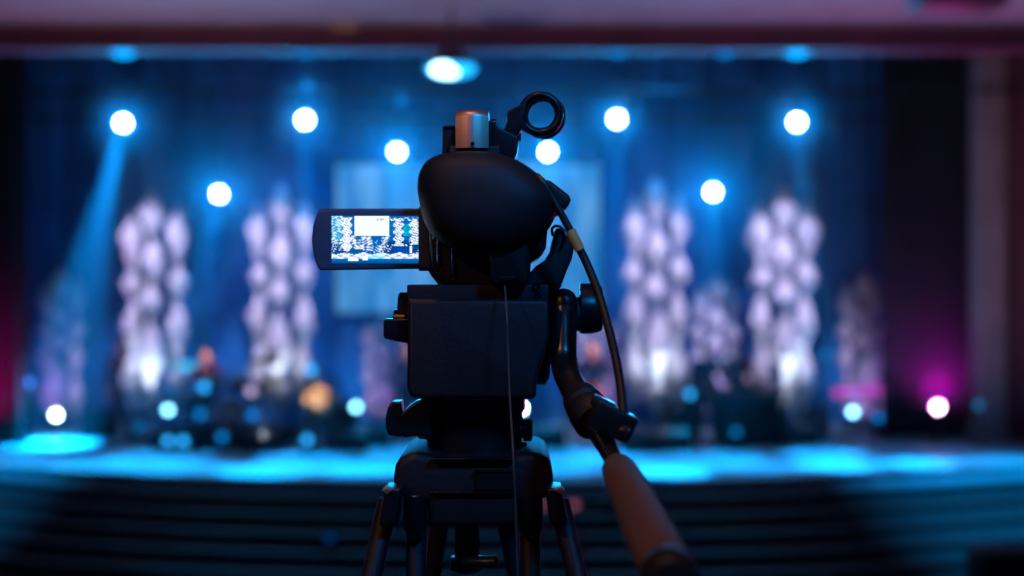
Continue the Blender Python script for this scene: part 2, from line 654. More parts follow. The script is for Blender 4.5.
# grip
g0, g1 = at(618, 468, .925), at(676, 590, .665)
gd = (g1 - g0).normalized()
L = (g1 - g0).length
b = BM()
lathe(b, g0, gd, [(0, .0085), (.003, .0105), (.012, .0112), (.02, .0108), (.024, .0118), (L * .5, .0132), (L * .8, .0136), (L * .88, .0132), (L * .89, .0128)], 36)
gp = finish(b, 'foam_grip', M_foam, hn, angle=60)
gp['label'] = 'brown foam grip'
b = BM()
lathe(b, g0 + gd * L * .885, gd, [(0, .0134), (.004, .0140), (.018, .0138), (.022, .011), (.023, .001)], 32)
finish(b, 'grip_end', M_blk, hn)
# controller clamped on the handle
zc = empty('zoom_controller', at(598, 420, .975), 'black remote controller clamped around the bend of the pan handle', 'controller')
rot = Matrix.Rotation(math.radians(24), 3, 'Y')
cc = at(594, 413, .985)
b = BM()
lathe(b, at(580.5, 398, 1.02), (at(604, 436, .965) - at(580.5, 398, 1.02)), [(0, .0105), (.002, .0135), (.014, .0145), (.016, .0125), (.021, .0125), (.023, .0150), (.036, .0150), (.040, .012)], 28)
finish(b, 'clamp_collar', M_blk, zc)
b = BM()
box(b, at(612, 421, .955), (.030, .026, .019), .003, rot)
bd = finish(b, 'controller_body', M_blk2, zc)
b = BM()
box(b, at(603, 404, .965), (.016, .018, .008), .002, rot)
finish(b, 'clamp_lever', M_tube, zc)
b = BM()
box(b, at(613, 409, .955), (.012, .010, .004), .0012, rot)
finish(b, 'rocker_switch', M_blk, bd)
b = BM()
cyl(b, at(619, 429, .948), at(631, 434, .945), .006, bev=.001)
finish(b, 'clamp_knob', M_blk2, zc)
b = BM()
cyl(b, at(623.4, 410, .95), at(624, 420, .95), .0036, bev=.0006)
finish(b, 'cable_plug', M_blk, zc)

# ------------------------------------------------------------------ tripod
PLZ = CZ - 1.46                     # top of the raised platform it stands on
tr = empty('tripod', (at(474, 490).x, 1.14, PLZ), 'black twin-tube tripod under the fluid head, legs running out of the picture', 'tripod')
b = BM()
slab(b, [(393.4, 494), (393.6, 476), (395.5, 465), (400, 457.5), (408, 453.4), (420, 452), (445, 457), (505, 457), (528, 452), (540, 453.4),
         (547.5, 457.5), (551.5, 465), (553.2, 476), (553.2, 494), (540, 500), (520, 503), (520, 526), (428, 526), (428, 503), (408, 500)], 1.06, 1.19, 0.006)
crown = finish(b, 'crown', M_blk, tr)
b = BM()
lathe(b, at(474.5, 462, 1.12), (0, 0, 1), [(-30 * U, 46 * U), (-12 * U, 50 * U), (0, 52 * U), (5 * U, 52 * U), (7 * U, 50 * U)], 48)
finish(b, 'bowl_rim', M_blk2, crown)
for ya in (458.6, 471.0, 492.0):
    b = BM()
    slab(b, rrect(430 if ya < 470 or ya > 480 else 474, ya, 515, ya + 1.1, .4), 1.053 if ya > 465 else 1.05, 1.062, 0.0003)
    finish(b, 'edge_line', M_dalu, crown)
b = BM()
slab(b, rrect(476, 472, 513, 491, 1.5), 1.055, 1.062, 0.0008)
finish(b, 'badge_plate', M_blk2, crown)
for (x, w_, yo) in ((415.5, 11.5, 1.065), (531, 11.5, 1.065)):
    b = BM()
    lathe(b, at(x, 494, yo), (0, 0, -1), [(0, w_ * U * .9), (.001, w_ * U), (33 * U, w_ * U), (38 * U, w_ * U * .75), (42 * U, w_ * U * .7)], 28)
    finish(b, 'hinge_barrel', M_blk2, crown)
for sx in (-1, 1):
    b = BM()
    cxp = 473.5
    pts_ = [(473.5 + sx * (x - 473.5)) for x in (546, 562, 568, 566, 550)]
    slab(b, [(pts_[0], 488), (pts_[1], 489), (pts_[2], 523), (pts_[3], 526), (pts_[4], 526)], 1.03, 1.07, 0.0025)
    finish(b, 'leg_clamp', M_blk2, crown)
    b = BM()
    slab(b, [(473.5 + sx * (554 - 473.5), 489.5), (473.5 + sx * (562 - 473.5), 487), (473.5 + sx * (565 - 473.5), 490.5), (473.5 + sx * (560 - 473.5), 495)], 1.022, 1.032, 0.0006)
    finish(b, 'clamp_tab', M_alu, crown)


def leg_tube(pa, pb, ya, slope_y, r, name='leg'):
    """through two photo points at the top, on to the platform"""
    A = at(pa[0], pa[1], ya)
    B = at(pb[0], pb[1], ya)
    d = (B - A)
    d.y = slope_y * abs(d.z)
    t = (PLZ + .018 - A.z) / d.z
    E = A + d * t
    m1 = A + d * t * .5
    b = BM()
    cyl(b, A, m1, r, bev=.001)
    cyl(b, m1 - d.normalized() * .03, m1 + d.normalized() * .012, r * 1.25, bev=.0015)
    cyl(b, m1, E, r * .78)
    lg = finish(b, name, M_blk, tr)
    f = BM()
    lathe(f, E + Vector((0, 0, .012)), (0, 0, -1), [(0, r * .9), (.005, r * 1.3), (.026, r * 1.6), (.030, r * 1.5)], 20)
    finish(f, 'rubber_foot', M_rub, lg)


leg_tube((388.5, 500), (369.5, 590), 1.06, -.22, .0078)
leg_tube((417, 500), (416.5, 590), 1.08, -.10, .0080)
leg_tube((558.5, 500), (580.5, 590), 1.06, -.22, .0078)
leg_tube((529.5, 500), (530.5, 590), 1.08, -.10, .0080)
leg_tube((442, 510), (429, 590), 1.18, .30, .0075)
leg_tube((503, 510), (519, 590), 1.18, .30, .0075)
b = BM()
lathe(b, at(467, 520, 1.13), (0, 0, -1), [(0, 12.5 * U), (37 * U, 12.5 * U), (38 * U, 17 * U), (50 * U, 18 * U), (53 * U, 14 * U)], 32)
cc_ = finish(b, 'centre_column', M_blk2, tr)
b = BM()
cyl(b, at(462, 562, 1.10), at(497, 562, 1.09), 6.3 * U, bev=.001)
finish(b, 'column_knob', M_blk2, cc_)

# platform they stand on
b = BM()
box(b, (0, 0.2, PLZ - .1), (14, 5.2, .2), .01)
tag(finish(b, 'platform_floor', mat('dark_carpet', (0.03, 0.025, 0.03), .95, scale=90, bump=.4)), kind='structure')
b = BM()
box(b, (0, 2.75, PLZ / 2 - .1), (14, .12, PLZ - .2), .0)
tag(finish(b, 'platform_front', mat('dark_panel', (0.03, 0.025, 0.03), .8)), kind='structure')


# ================================================================== THE HALL AND THE STAGE
SZ = 1.10                            # stage top
FZ = 0.0


def st(px, Y, z=SZ):
    """point on the stage under photo column px at distance Y"""
    return Vector(((px - 512.0) / FPX * Y, Y, z))


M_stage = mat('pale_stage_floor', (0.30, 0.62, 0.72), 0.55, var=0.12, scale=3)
M_step = mat('step_carpet', (0.09, 0.09, 0.095), 0.85, var=0.1, scale=25)
M_nose = mat('dark_nosing', (0.015, 0.015, 0.018), 0.6)
M_back = mat('blue_backdrop', (0.012, 0.24, 0.62), 0.85, var=0.25, scale=1.2)
M_dark = mat('black_masking_cloth', (0.012, 0.012, 0.016), 0.95, scale=5)
M_ceil = mat('grey_plaster', (0.36, 0.32, 0.36), 0.9, var=0.08, scale=2)
M_head = mat('maroon_header', (0.10, 0.028, 0.065), 0.8, var=0.2, scale=2)
M_pill = mat('plaster_pillar', (0.42, 0.30, 0.30), 0.8, var=0.15, scale=2)
M_wall = mat('maroon_wall', (0.22, 0.08, 0.10), 0.85, var=0.15, scale=2)

# setting: hall floor, stage slab, curved steps
b = BM()
box(b, (0, 14, -.05), (30, 34, .1))
tag(finish(b, 'floor', mat('hall_floor', (0.05, 0.045, 0.05), .6, scale=4)), kind='structure')


def arc_slab(R0, z0, z1, yback, half=12.0, n=64, cy=37.57):
    bm = BM()
    rl = []
    for k in range(n + 1):
        x = -half + 2 * half * k / n
        y = cy - math.sqrt(R0 * R0 - x * x)
        rl.append([Vector((x, y, z1)), Vector((x, y, z0)), Vector((x, yback(x), z0)), Vector((x, yback(x), z1))])
    rings(bm, rl)
    return bm


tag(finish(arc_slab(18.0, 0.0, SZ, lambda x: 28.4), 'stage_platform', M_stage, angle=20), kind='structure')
for k in range(1, 6):
    R_ = 18.0 + .4 * k
    o = finish(arc_slab(R_, 0.0, SZ - .18 * k, lambda x, R_=R_: 37.57 - math.sqrt((R_ - .4) ** 2 - x * x) - .002), 'stage_step', M_step, angle=20)
    tag(o, kind='structure')
for k in range(0, 6):
    R_ = 18.0 + .4 * k + .035
    zt = SZ - .18 * k + .004
    o = finish(arc_slab(R_, zt - .055, zt, lambda x, R_=R_: 37.57 - math.sqrt((R_ - .10) ** 2 - x * x)), 'step_nosing', M_nose, angle=20)
    tag(o, kind='structure')

# back cloth with folds, side masking, header, ceiling, pillar
b = BM()
NXC = 260
rl = []
prev = None
for k in range(NXC + 1):
    x = -10.5 + 21.0 * k / NXC
    y = 28.1 + .10 * math.sin(x * 6.3) + .05 * math.sin(x * 14.1 + 1)
    v0, v1, v2, v3 = (b.verts.new((x, y, SZ)), b.verts.new((x, y, 9.6)), b.verts.new((x, y + .04, 9.6)), b.verts.new((x, y + .04, SZ)))
    if prev:
        for a_, c_ in ((0, 1), (1, 2), (2, 3), (3, 0)):
            b.faces.new((prev[a_], prev[c_], (v0, v1, v2, v3)[c_], (v0, v1, v2, v3)[a_]))
    prev = (v0, v1, v2, v3)
tag(finish(b, 'backdrop_curtain', M_back, angle=80), 'deep blue folded cloth hung across the back of the stage', 'curtain')


def drape(x0_, y0_, x1_, y1_, z0, z1, label, fold=.07, mt=M_dark):
    bm = BM()
    n_ = 60
    prev_ = None
    d = Vector((x1_ - x0_, y1_ - y0_, 0))
    nn = Vector((-d.y, d.x, 0)).normalized()
    for k in range(n_ + 1):
        p = Vector((x0_, y0_, 0)) + d * k / n_ + nn * fold * math.sin(k * 1.3)
        q = p + nn * .03
        vs_ = [bm.verts.new((p.x, p.y, z0)), bm.verts.new((p.x, p.y, z1)), bm.verts.new((q.x, q.y, z1)), bm.verts.new((q.x, q.y, z0))]
        if prev_:
            for a_ in range(4):
                c_ = (a_ + 1) % 4
                bm.faces.new((prev_[a_], prev_[c_], vs_[c_], vs_[a_]))
        prev_ = vs_
    return tag(finish(bm, 'masking_curtain', mt, angle=80), label, 'curtain')


drape(6.55, 25.2, 8.4, 25.2, SZ + .01, 8.4, 'black masking curtain right of the towers, beside the pillar')
drape(-10.5, 24.0, -8.2, 24.0, SZ + .01, 8.4, 'black masking curtain at the left edge of the stage')
for side, x in (('left', -10.9), ('right', 10.9)):
    b = BM()
    box(b, (x, 12.0, 4.9), (.3, 34, 9.8))
    tag(finish(b, 'wall_' + side, M_wall), kind='structure')
b = BM()
box(b, (0, 28.6, 4.9), (22, .3, 9.8))
tag(finish(b, 'wall_back', M_dark), kind='structure')
b = BM()
box(b, (0, 24.3, 9.75), (22, 8.8, .2))
tag(finish(b, 'ceiling_stage', M_dark), kind='structure')
b = BM()
box(b, (0, 7.4, 7.555), (22, 24.78, .25))
tag(finish(b, 'ceiling', M_ceil), kind='structure')
b = BM()
box(b, (0, 19.98, 8.39), (22, .36, 2.6), .01)
b.verts.ensure_lookup_table()
bmesh.ops.translate(b, vec=Vector((0, 0, 0)), verts=b.verts)
hdr = tag(finish(b, 'trim_1', M_head), kind='structure')
b = BM()
box(b, (0, 19.76, 7.13), (21.6, .08, .06), .01)
tag(finish(b, 'trim_2', M_head), kind='structure')
b = BM()
box(b, (8.22, 24.6, 4.9), (.46, .6, 7.58), .02)
box(b, (8.22, 24.6, SZ + .14), (.54, .7, .24), .02)
tag(finish(b, 'wall_pillar', M_pill), kind='structure')
b = BM()
box(b, (9.56, 24.75, 4.9), (2.3, .3, 7.58), .02)
tag(finish(b, 'wall_front_right', M_wall), kind='structure')
b = BM()
box(b, (-9.55, 24.55, 4.9), (2.3, .3, 7.58), .02)
tag(finish(b, 'wall_front_left', M_dark), kind='structure')

# ------------------------------------------------------------------ haze over the stage
m = bpy.data.materials.new('stage_haze')
m.use_nodes = True
nt = m.node_tree
nt.nodes.clear()
vsn = nt.nodes.new('ShaderNodeVolumeScatter')
vsn.inputs['Color'].default_value = (.42, .78, 1, 1)
vsn.inputs['Density'].default_value = 0.034
vsn.inputs['Anisotropy'].default_value = 0.35
o_ = nt.nodes.new('ShaderNodeOutputMaterial')
nt.links.new(vsn.outputs[0], o_.inputs['Volume'])
b = BM()
box(b, (-0.26, 25.3, 5.35), (16.16, 5.3, 8.45))
hz = finish(b, 'stage_haze', m, smooth=False)
tag(hz, 'thin bluish haze hanging over the whole stage', 'haze', kind='stuff')

# ------------------------------------------------------------------ lamps
M_can = mat('lamp_housing', (0.02, 0.02, 0.024), 0.5)
BLUE = (0.0, 0.38, 1.0)
L_WHITE = glow('lamp_white', (0.70, 0.93, 1.0), 26)
L_HOT = glow('lamp_cyan_white', (0.22, 0.72, 1.0), 9)
L_CYAN = glow('lamp_cyan', (0.02, 0.40, 1.0), 2.8)
L_BLUE = glow('lamp_blue', (0.0, 0.24, 0.8), 1.7)
L_DIM = glow('lamp_dim_blue', (0.0, 0.16, 0.42), 1.8)
L_PINK = glow('lamp_pinkish', (0.75, 0.55, 0.9), 1.5)
L_MAG = glow('lamp_magenta', (1.0, 0.55, 0.95), 24)
L_VIO = glow('lamp_violet', (0.05, 0.22, 1.0), 3.5)
L_SOF = glow('soffit_blue', (0.0, 0.34, 0.9), 2.6)
L_SOD = glow('soffit_dim', (0.0, 0.16, 0.5), 1.6)
L_MRK = glow('marker_blue', (0.0, 0.04, 0.22), .8)


def lamp(pos, aim, r, lens, label, group, hang=None, stand=None, name='stage_lamp'):
    """a par lamp: housing, cooling ribs, lens, yoke; hung from a pipe or set on a foot"""
    pos = Vector(pos)
    root = empty(name, pos, label, 'stage lamp', group)
    d = (Vector(aim) - pos).normalized()
    a = d.cross(Vector((0, 0, 1))).normalized()
    bm = BM()
    lathe(bm, pos, d, [(-2.9 * r, .35 * r), (-2.85 * r, .7 * r), (-2.2 * r, .85 * r), (-1.2 * r, 1.0 * r), (-.5 * r, 1.12 * r), (.05 * r, 1.18 * r), (.06 * r, 1.06 * r), (-.05 * r, 1.02 * r)], 24)
    hs_ = finish(bm, 'housing', M_can, root)
    bm = BM()
    lathe(bm, pos, d, [(-.06 * r, 1.0 * r), (-.02 * r, .98 * r), (.03 * r, .7 * r), (.06 * r, .3 * r), (.065 * r, .002)], 24)
    finish(bm, 'lens', lens, root)
    up = 1 if hang is not None else -1
    q = pos - d * 1.2 * r
    bm = BM()
    e = Vector((0, 0, 1)) * up
    ypts = [q + a * 1.3 * r, q + a * 1.35 * r + e * 1.6 * r, q + a * .9 * r + e * 2.1 * r, q - a * .9 * r + e * 2.1 * r, q - a * 1.35 * r + e * 1.6 * r, q - a * 1.3 * r]
    tube(bm, ypts, .12 * r, 8)
    for s in (-1, 1):
        cyl(bm, q + a * s * 1.0 * r, q + a * s * 1.5 * r, .2 * r, n=12)
    finish(bm, 'yoke', M_can, root)
    bm = BM()
    tp_ = q + e * 2.1 * r
    if hang is not None:
        end = Vector((tp_.x, tp_.y, hang))
        cyl(bm, tp_, end, .018, n=12)
        box(bm, end, (.08, .08, .10), .01)
        finish(bm, 'pipe_clamp', M_can, root)
    else:
        g = SZ if stand is None else stand
        end = Vector((tp_.x, tp_.y, g))
        if tp_.z > g + .02:
            cyl(bm, tp_, end + Vector((0, 0, .02)), .02, n=12)
        lathe(bm, end, (0, 0, 1), [(0, .15), (.02, .15), (.03, .05), (.032, .001)], 24)
        finish(bm, 'floor_base', M_can, root)
    return root


def beam(root, target, energy, angle, col=BLUE, halo=0.0, blend=.7, hang_=90, up=0.0):
    d = (Vector(target) - root.location).normalized()
    spot('beam', root.location + d * .16, target, energy, col, angle, blend, .08, root)
    if halo:
        l = bpy.data.lights.new('glow', 'SPOT')
        l.energy = halo
        l.color = col
        l.spot_size = math.radians(hang_)
        l.spot_blend = 1.0
        l.shadow_soft_size = .05
        o = bpy.data.objects.new('glow', l)
        C.objects.link(o)
        o.parent = root
        dd_ = (Vector((0, 0, CZ)) - root.location).normalized()
        dd_ = (dd_ + Vector((0, 0, up))).normalized()
        o.location = dd_ * .30
        o.rotation_euler = dd_.to_track_quat('-Z', 'Y').to_euler()


# pipes
for Y, z in ((24.0, 7.10), (26.0, 6.85)):
    b = BM()
    cyl(b, (-9.5, Y, z), (9.5, Y, z), .03, n=14)
    for x in (-8, -4, 0, 4, 8):
        cyl(b, (x, Y, z), (x, Y, 9.645), .006, n=6)
    tag(finish(b, 'lighting_pipe', M_can), 'long black pipe across the stage carrying the ' + ('upper outer' if Y < 25 else 'lower inner') + ' lamps', 'pipe')

BIG = 0.098
TOP = [
    (123, 123, 24.0, 7.10, (-8.0, 24.4, SZ), 'leftmost of the four upper ones, slanting beam under it', 11000, 21),
    (305, 120, 24.0, 7.10, (-3.3, 22.3, SZ), 'upper lamp above the second tower from the left', 1500, 18),
    (617, 119, 24.0, 7.10, (1.6, 22.2, SZ), 'upper lamp above the tower just right of the camcorder', 1500, 18),
    (797, 122, 24.0, 7.10, (5.0, 22.8, SZ), 'rightmost of the four upper lamps', 1700, 18),
    (397, 152, 26.0, 6.85, (-1.7, 23.0, SZ), 'lamp left of the camcorder top, beside the projection screen', 1000, 22),
    (548, 152, 26.0, 6.85, (.9, 23.0, SZ), 'lamp directly under the microphone ring', 1000, 22),
    (219, 194, 26.0, 6.85, (-5.6, 22.5, SZ), 'lamp hanging low between the two left towers', 1000, 22),
    (713, 192, 26.0, 6.85, (3.2, 22.6, SZ), 'lamp hanging low between the two right towers', 1000, 22),
]
for (px, py, Y, hz_, tgt, lab, en, ang) in TOP:
    p = at(px, py, Y)
    aim = Vector((p.x * .5, 8, 3.0))
    L_ = lamp(p, aim, BIG, L_WHITE, 'round white-glowing stage lamp, ' + lab, 'lit lamps over the stage', hang=hz_)
    beam(L_, tgt, en * 2.4, ang, halo=900)

for (px, py, Y, lens, lab) in ((307, 85, 24.4, L_BLUE, 'faint blue lamp right above the second upper lamp from the left'),
                               (401, 101, 25.6, L_BLUE, 'faint blue lamp above the white one left of the camcorder top')):
    p = at(px, py, Y)
    lamp(p, (p.x * .5, 5, 4.5), .06, lens, lab, None, hang=6.85 if Y > 25 else 7.4)

# soffit lights under the header
for (px, r, lens, lab) in ((123, .17, L_SOF, 'bright blue recessed light under the header, above the leftmost lamp'),
                           (305, .14, L_SOD, 'dim blue recessed light under the header, left of the middle'),
                           (618, .14, L_SOD, 'dim blue recessed light under the header, right of the microphone ring'),
                           (725, .13, L_SOD, 'very faint blue recessed light under the header'),
                           (797, .17, L_SOF, 'bright blue recessed light under the header, above the rightmost lamp')):
    p = Vector(((px - 512) / FPX * 19.98, 19.98, 7.11))
    root = empty('recessed_light', p, lab, 'light')
    bm = BM()
    lathe(bm, p, (0, 0, -1), [(-.01, r * 1.15), (.02, r * 1.18), (.03, r * 1.05), (.0, r * 1.0)], 28)
    finish(bm, 'rim', M_can, root)
    bm = BM()
    lathe(bm, p, (0, 0, -1), [(.0, r), (.05, r * .95), (.085, r * .5), (.09, .001)], 28)
    finish(bm, 'diffuser', lens, root)

# the big lamp hung from the hall ceiling in front of the stage
p = at(451, 67, 18.6)
root = empty('hanging_lamp', p, 'large glowing blue-white lamp hanging on a thin rod from the hall ceiling, above the camcorder', 'hanging lamp')
bm = BM()
lathe(bm, p + Vector((0, 0, .05)), (0, 0, 1), [(-.04, .34), (-.02, .35), (.04, .32), (.13, .20), (.19, .07), (.2, .03)], 36)
finish(bm, 'shade', M_can, root)
bm = BM()
ball(bm, p + Vector((0, 0, -.03)), (.32, .30, .105))
finish(bm, 'diffuser', glow('lamp_big_cyan', (.01, .42, 1.0), 2.4), root)
bm = BM()
ball(bm, p + Vector((-.05, -.12, -.045)), (.21, .19, .10))
finish(bm, 'bulb', glow('lamp_big_core', (.45, .85, 1.0), 7), root)
bm = BM()
cyl(bm, p + Vector((0, 0, .24)), Vector((p.x, p.y, 7.5)), .02, n=12)
lathe(bm, Vector((p.x, p.y, 7.5)), (0, 0, -1), [(0, .08), (.03, .07), (.05, .02)], 20)
finish(bm, 'rod', M_can, root)
spot('lamp_light', p + Vector((0, 0, -.16)), p + Vector((0, 0, -3)), 60, BLUE, 150, 1, .2, root)

# projector box hung in the top right corner and a warm ceiling light
p = Vector((5.38, 17.2, 7.24))
root = empty('projector', p, 'dark projector box hung under the hall ceiling, cut by the top right of the picture', 'projector')
bm = BM()
box(bm, p + Vector((0, 0, .02)), (1.02, .7, .24), .04)
finish(bm, 'casing', M_can, root)
bm = BM()
lathe(bm, p + Vector((-.3, .34, .0)), (0, 1, 0), [(0, .08), (.06, .09), (.08, .07), (.05, .06), (.05, .001)], 24)
finish(bm, 'lens', M_blk2, root)
bm = BM()
for sx in (-1, 1):
    cyl(bm, p + Vector((.3 * sx, 0, .14)), Vector((p.x + .3 * sx, p.y, 7.435)), .02, n=10)
finish(bm, 'ceiling_bracket', M_can, root)
p = Vector(((345 - 512) / FPX * 19.8, 19.66, 7.42))
for px, zz, lab, col in ((345, 7.40, 'small warm wall light glowing weakly on the header, above the second tower', (1.0, .45, .3)),):
    p = Vector(((px - 512) / FPX * 19.66, 19.66, zz))
    root = empty('wall_light', p, lab, 'light')
    bm = BM()
    box(bm, p + Vector((0, .07, 0)), (.30, .1, .14), .02)
    finish(bm, 'housing', M_can, root)
    bm = BM()
    box(bm, p + Vector((0, .01, 0)), (.36, .05, .10), .02)
    finish(bm, 'diffuser', glow('warm_dim', col, .12), root)

# ------------------------------------------------------------------ small LED lamps on the stage
SM = .062
SMALL = [
    (56, 415, 26.2, SM, L_WHITE, 'small white floor lamp at the far left of the stage'),
    (28, 383, 26.4, .075, L_VIO, 'blue lamp on a post at the left edge of the stage'),
    (168, 410, 24.4, SM, L_HOT, 'bright cyan lamp at the foot of the leftmost tower'),
    (139, 427, 24.6, SM, L_DIM, 'faint blue floor lamp left of the bright cyan one'),
    (204, 387, 23.4, .064, L_CYAN, 'cyan lamp on a post before the left of the drum kit'),
    (200, 414, 23.2, SM, L_BLUE, 'blue lamp low in front of the drum kit on its left'),
    (253, 415, 23.2, SM, L_BLUE, 'blue lamp low in front of the drum kit on its right'),
    (251, 391, 23.4, .060, L_PINK, 'pinkish lamp on a post before the right of the drum kit'),
    (311, 370, 23.0, .062, L_CYAN, 'blue lamp on a tall post just before the face of the guitarist in yellow'),
    (356, 407, 24.6, SM, L_HOT, 'bright cyan lamp between the guitarist and the tripod'),
    (521, 408, 24.6, SM, L_WHITE, 'white lamp peeping out at the right of the fluid head base'),
    (656, 371, 25.8, .066, L_CYAN, 'cyan lamp at the foot of the tower right of the camcorder'),
    (690, 394, 25.0, SM, L_CYAN, 'blue lamp just left of the bass player in dark clothes'),
    (730, 410, 24.6, SM, L_DIM, 'faint blue lamp in front of the keyboard'),
    (736, 432, 23.4, SM, L_DIM, 'faint blue lamp on the floor under the keyboard'),
    (750, 378, 25.6, .066, L_PINK, 'pinkish-white lamp left of the rightmost tall tower'),
    (853, 412, 25.0, SM, glow('lamp_pale_blue', (.18, .55, 1.0), 14), 'pale blue lamp under the magenta light bar'),
    (878, 417, 25.0, SM, L_BLUE, 'blue lamp right of the pale blue one under the light bar'),
    (825, 355, 26.2, .066, L_DIM, 'faint blue lamp right of the rightmost tall tower'),
    (979, 405, 24.0, .055, L_DIM, 'faint blue lamp beside the pillar'),
    (938, 407, 24.2, .075, L_MAG, 'glaring magenta lamp near the right end of the stage'),
    (222, 437, 23.2, SM, L_BLUE, 'blue lamp on the stage floor at the foot of the bass drum'),
    (307, 440, 23.0, SM, L_CYAN, 'cyan lamp on the stage floor at the guitarist\'s feet'),
    (168, 441, 23.0, SM, L_CYAN, 'left one of two cyan lamps close together on the floor before the leftmost tower'),
    (183, 441, 23.0, SM, L_CYAN, 'right one of two cyan lamps close together on the floor before the leftmost tower'),
]
for (px, py, Y, r, lens, lab) in SMALL:
    p = at(px, py, Y)
    if p.z < SZ + .2:
        Y = min(Y, (CZ - SZ - .2) * FPX / (py - 288))
        p = at(px, py, Y)
    L_ = lamp(p, (p.x * .4, 0, p.z + 2.0), r, lens, lab, 'small lamps on the stage', stand=SZ, name='floor_lamp')
    if lens is L_MAG:
        beam(L_, (p.x, 18, p.z + 1.5), 10, 60, (1.0, 0.0, .45), halo=520, hang_=95, up=.65)
    elif px in (56, 168, 356, 521, 853):
        beam(L_, (p.x, 18, p.z), 4, 80, BLUE, halo=60, hang_=150, up=1.6)

for (px, py, Y, lens, lab, k) in ((330, 538, 18.4, L_MRK, 'faint blue marker lamp low on the steps, left of the tripod', 3),
                               (574, 525, 18.8, glow('lamp_dim_rose', (.30, .08, .12), 1.0), 'dull rose marker lamp low on the steps, right of the tripod', 3),
                               (541, 527, 18.8, glow('lamp_dim_rose', (.30, .08, .12), 1.0), 'dull rose marker lamp on the steps, partly behind the right tripod legs', 3)):
    p = at(px, py, Y)
    top_ = SZ - .18 * int((37.57 - math.sqrt(0) - math.hypot(0, 0) - Y) > 0) * 0
    rad = math.hypot(p.x, 37.57 - Y)
    kk = max(0, min(5, math.ceil((rad - 18.0) / .4)))
    g = SZ - .18 * kk
    p.z = g + .16
    lamp(p, (p.x * .4, 0, p.z + 2.0), .055, lens, lab, None, stand=g, name='marker_lamp')
p = at(1010, 560, 17.2)
root = empty('subwoofer', (p.x, p.y, 0), 'black speaker cabinet on the hall floor in the bottom right corner', 'speaker')
bm = BM()
box(bm, (p.x + .12, 17.35, .30), (1.05, .6, .60), .03)
finish(bm, 'cabinet', M_blk, root)
bm = BM()
box(bm, (p.x + .12, 17.04, .30), (.95, .02, .5), .008)
finish(bm, 'grille', M_dark, root)

# magenta bar and magenta flood off left
p = at(859, 391, 25.4)
root = empty('light_bar', (p.x, p.y, SZ), 'horizontal magenta light bar on a short stand right of the rightmost tall tower', 'light bar')
bm = BM()
box(bm, p + Vector((0, .06, 0)), (.98, .1, .2), .02, Matrix.Rotation(math.radians(-4), 3, 'Y'))
finish(bm, 'casing', M_can, root)
bm = BM()
box(bm, p, (.92, .03, .15), .01, Matrix.Rotation(math.radians(-4), 3, 'Y'))
finish(bm, 'tube_row', glow('bar_magenta', (.75, .08, .75), .75), root)
for s in (-.3, .3):
    bm = BM()
    cyl(bm, p + Vector((s, .06, 0)), Vector((p.x + s, p.y + .06, SZ + .02)), .02, n=10)
    box(bm, (p.x + s, p.y + .06, SZ + .015), (.3, .3, .03), .005)
    finish(bm, 'stand', M_can, root)
L_ = lamp((-9.0, 23.4, 2.1), (-8.2, 22, 2.2), .09, L_MAG, 'magenta floor lamp just past the left edge of the picture', None, stand=SZ, name='floor_lamp')
beam(L_, (-8.7, 26.5, 3.0), 160, 40, (1.0, 0.0, .40), halo=260, hang_=100, up=.7)
spot('magenta_wash', (-8.9, 22.9, 1.5), (-8.75, 24, 2.3), 450, (1.0, 0.0, .35), 80, 1, .1)

# washes that light towers and cloth from below the frame of the stage
LAV = (.80, .62, 1.0)

# ------------------------------------------------------------------ towers
M_panel = mat('white_pleated_panel', (0.80, 0.80, 0.82), 0.55, var=0.06, scale=6)
M_pole = mat('tower_pole', (0.08, 0.08, 0.09), 0.4, .6)


def module(bm, c, w, h, dpt, tw=0.0):
    """folded lozenge: pointed top and bottom, eight facets with a pinched waist line"""
    c = Vector(c)
    n_ = 8
    levels = [(h * .5, .10), (h * .30, .55), (0.06 * h, 1.0), (-.06 * h, 1.0), (-.30 * h, .5), (-h * .5, .08)]
    rl = []
    for i, (dz, s) in enumerate(levels):
        r_ = []
        for k in range(n_):
            t = 2 * PI * (k + .5 * (i % 2)) / n_ + tw
            f = s * (1.0 if k % 2 else .74)
            r_.append(c + Vector((math.cos(t) * w * .5 * f, math.sin(t) * dpt * .5 * f, dz)))
        rl.append(r_)
    rings(bm, rl)


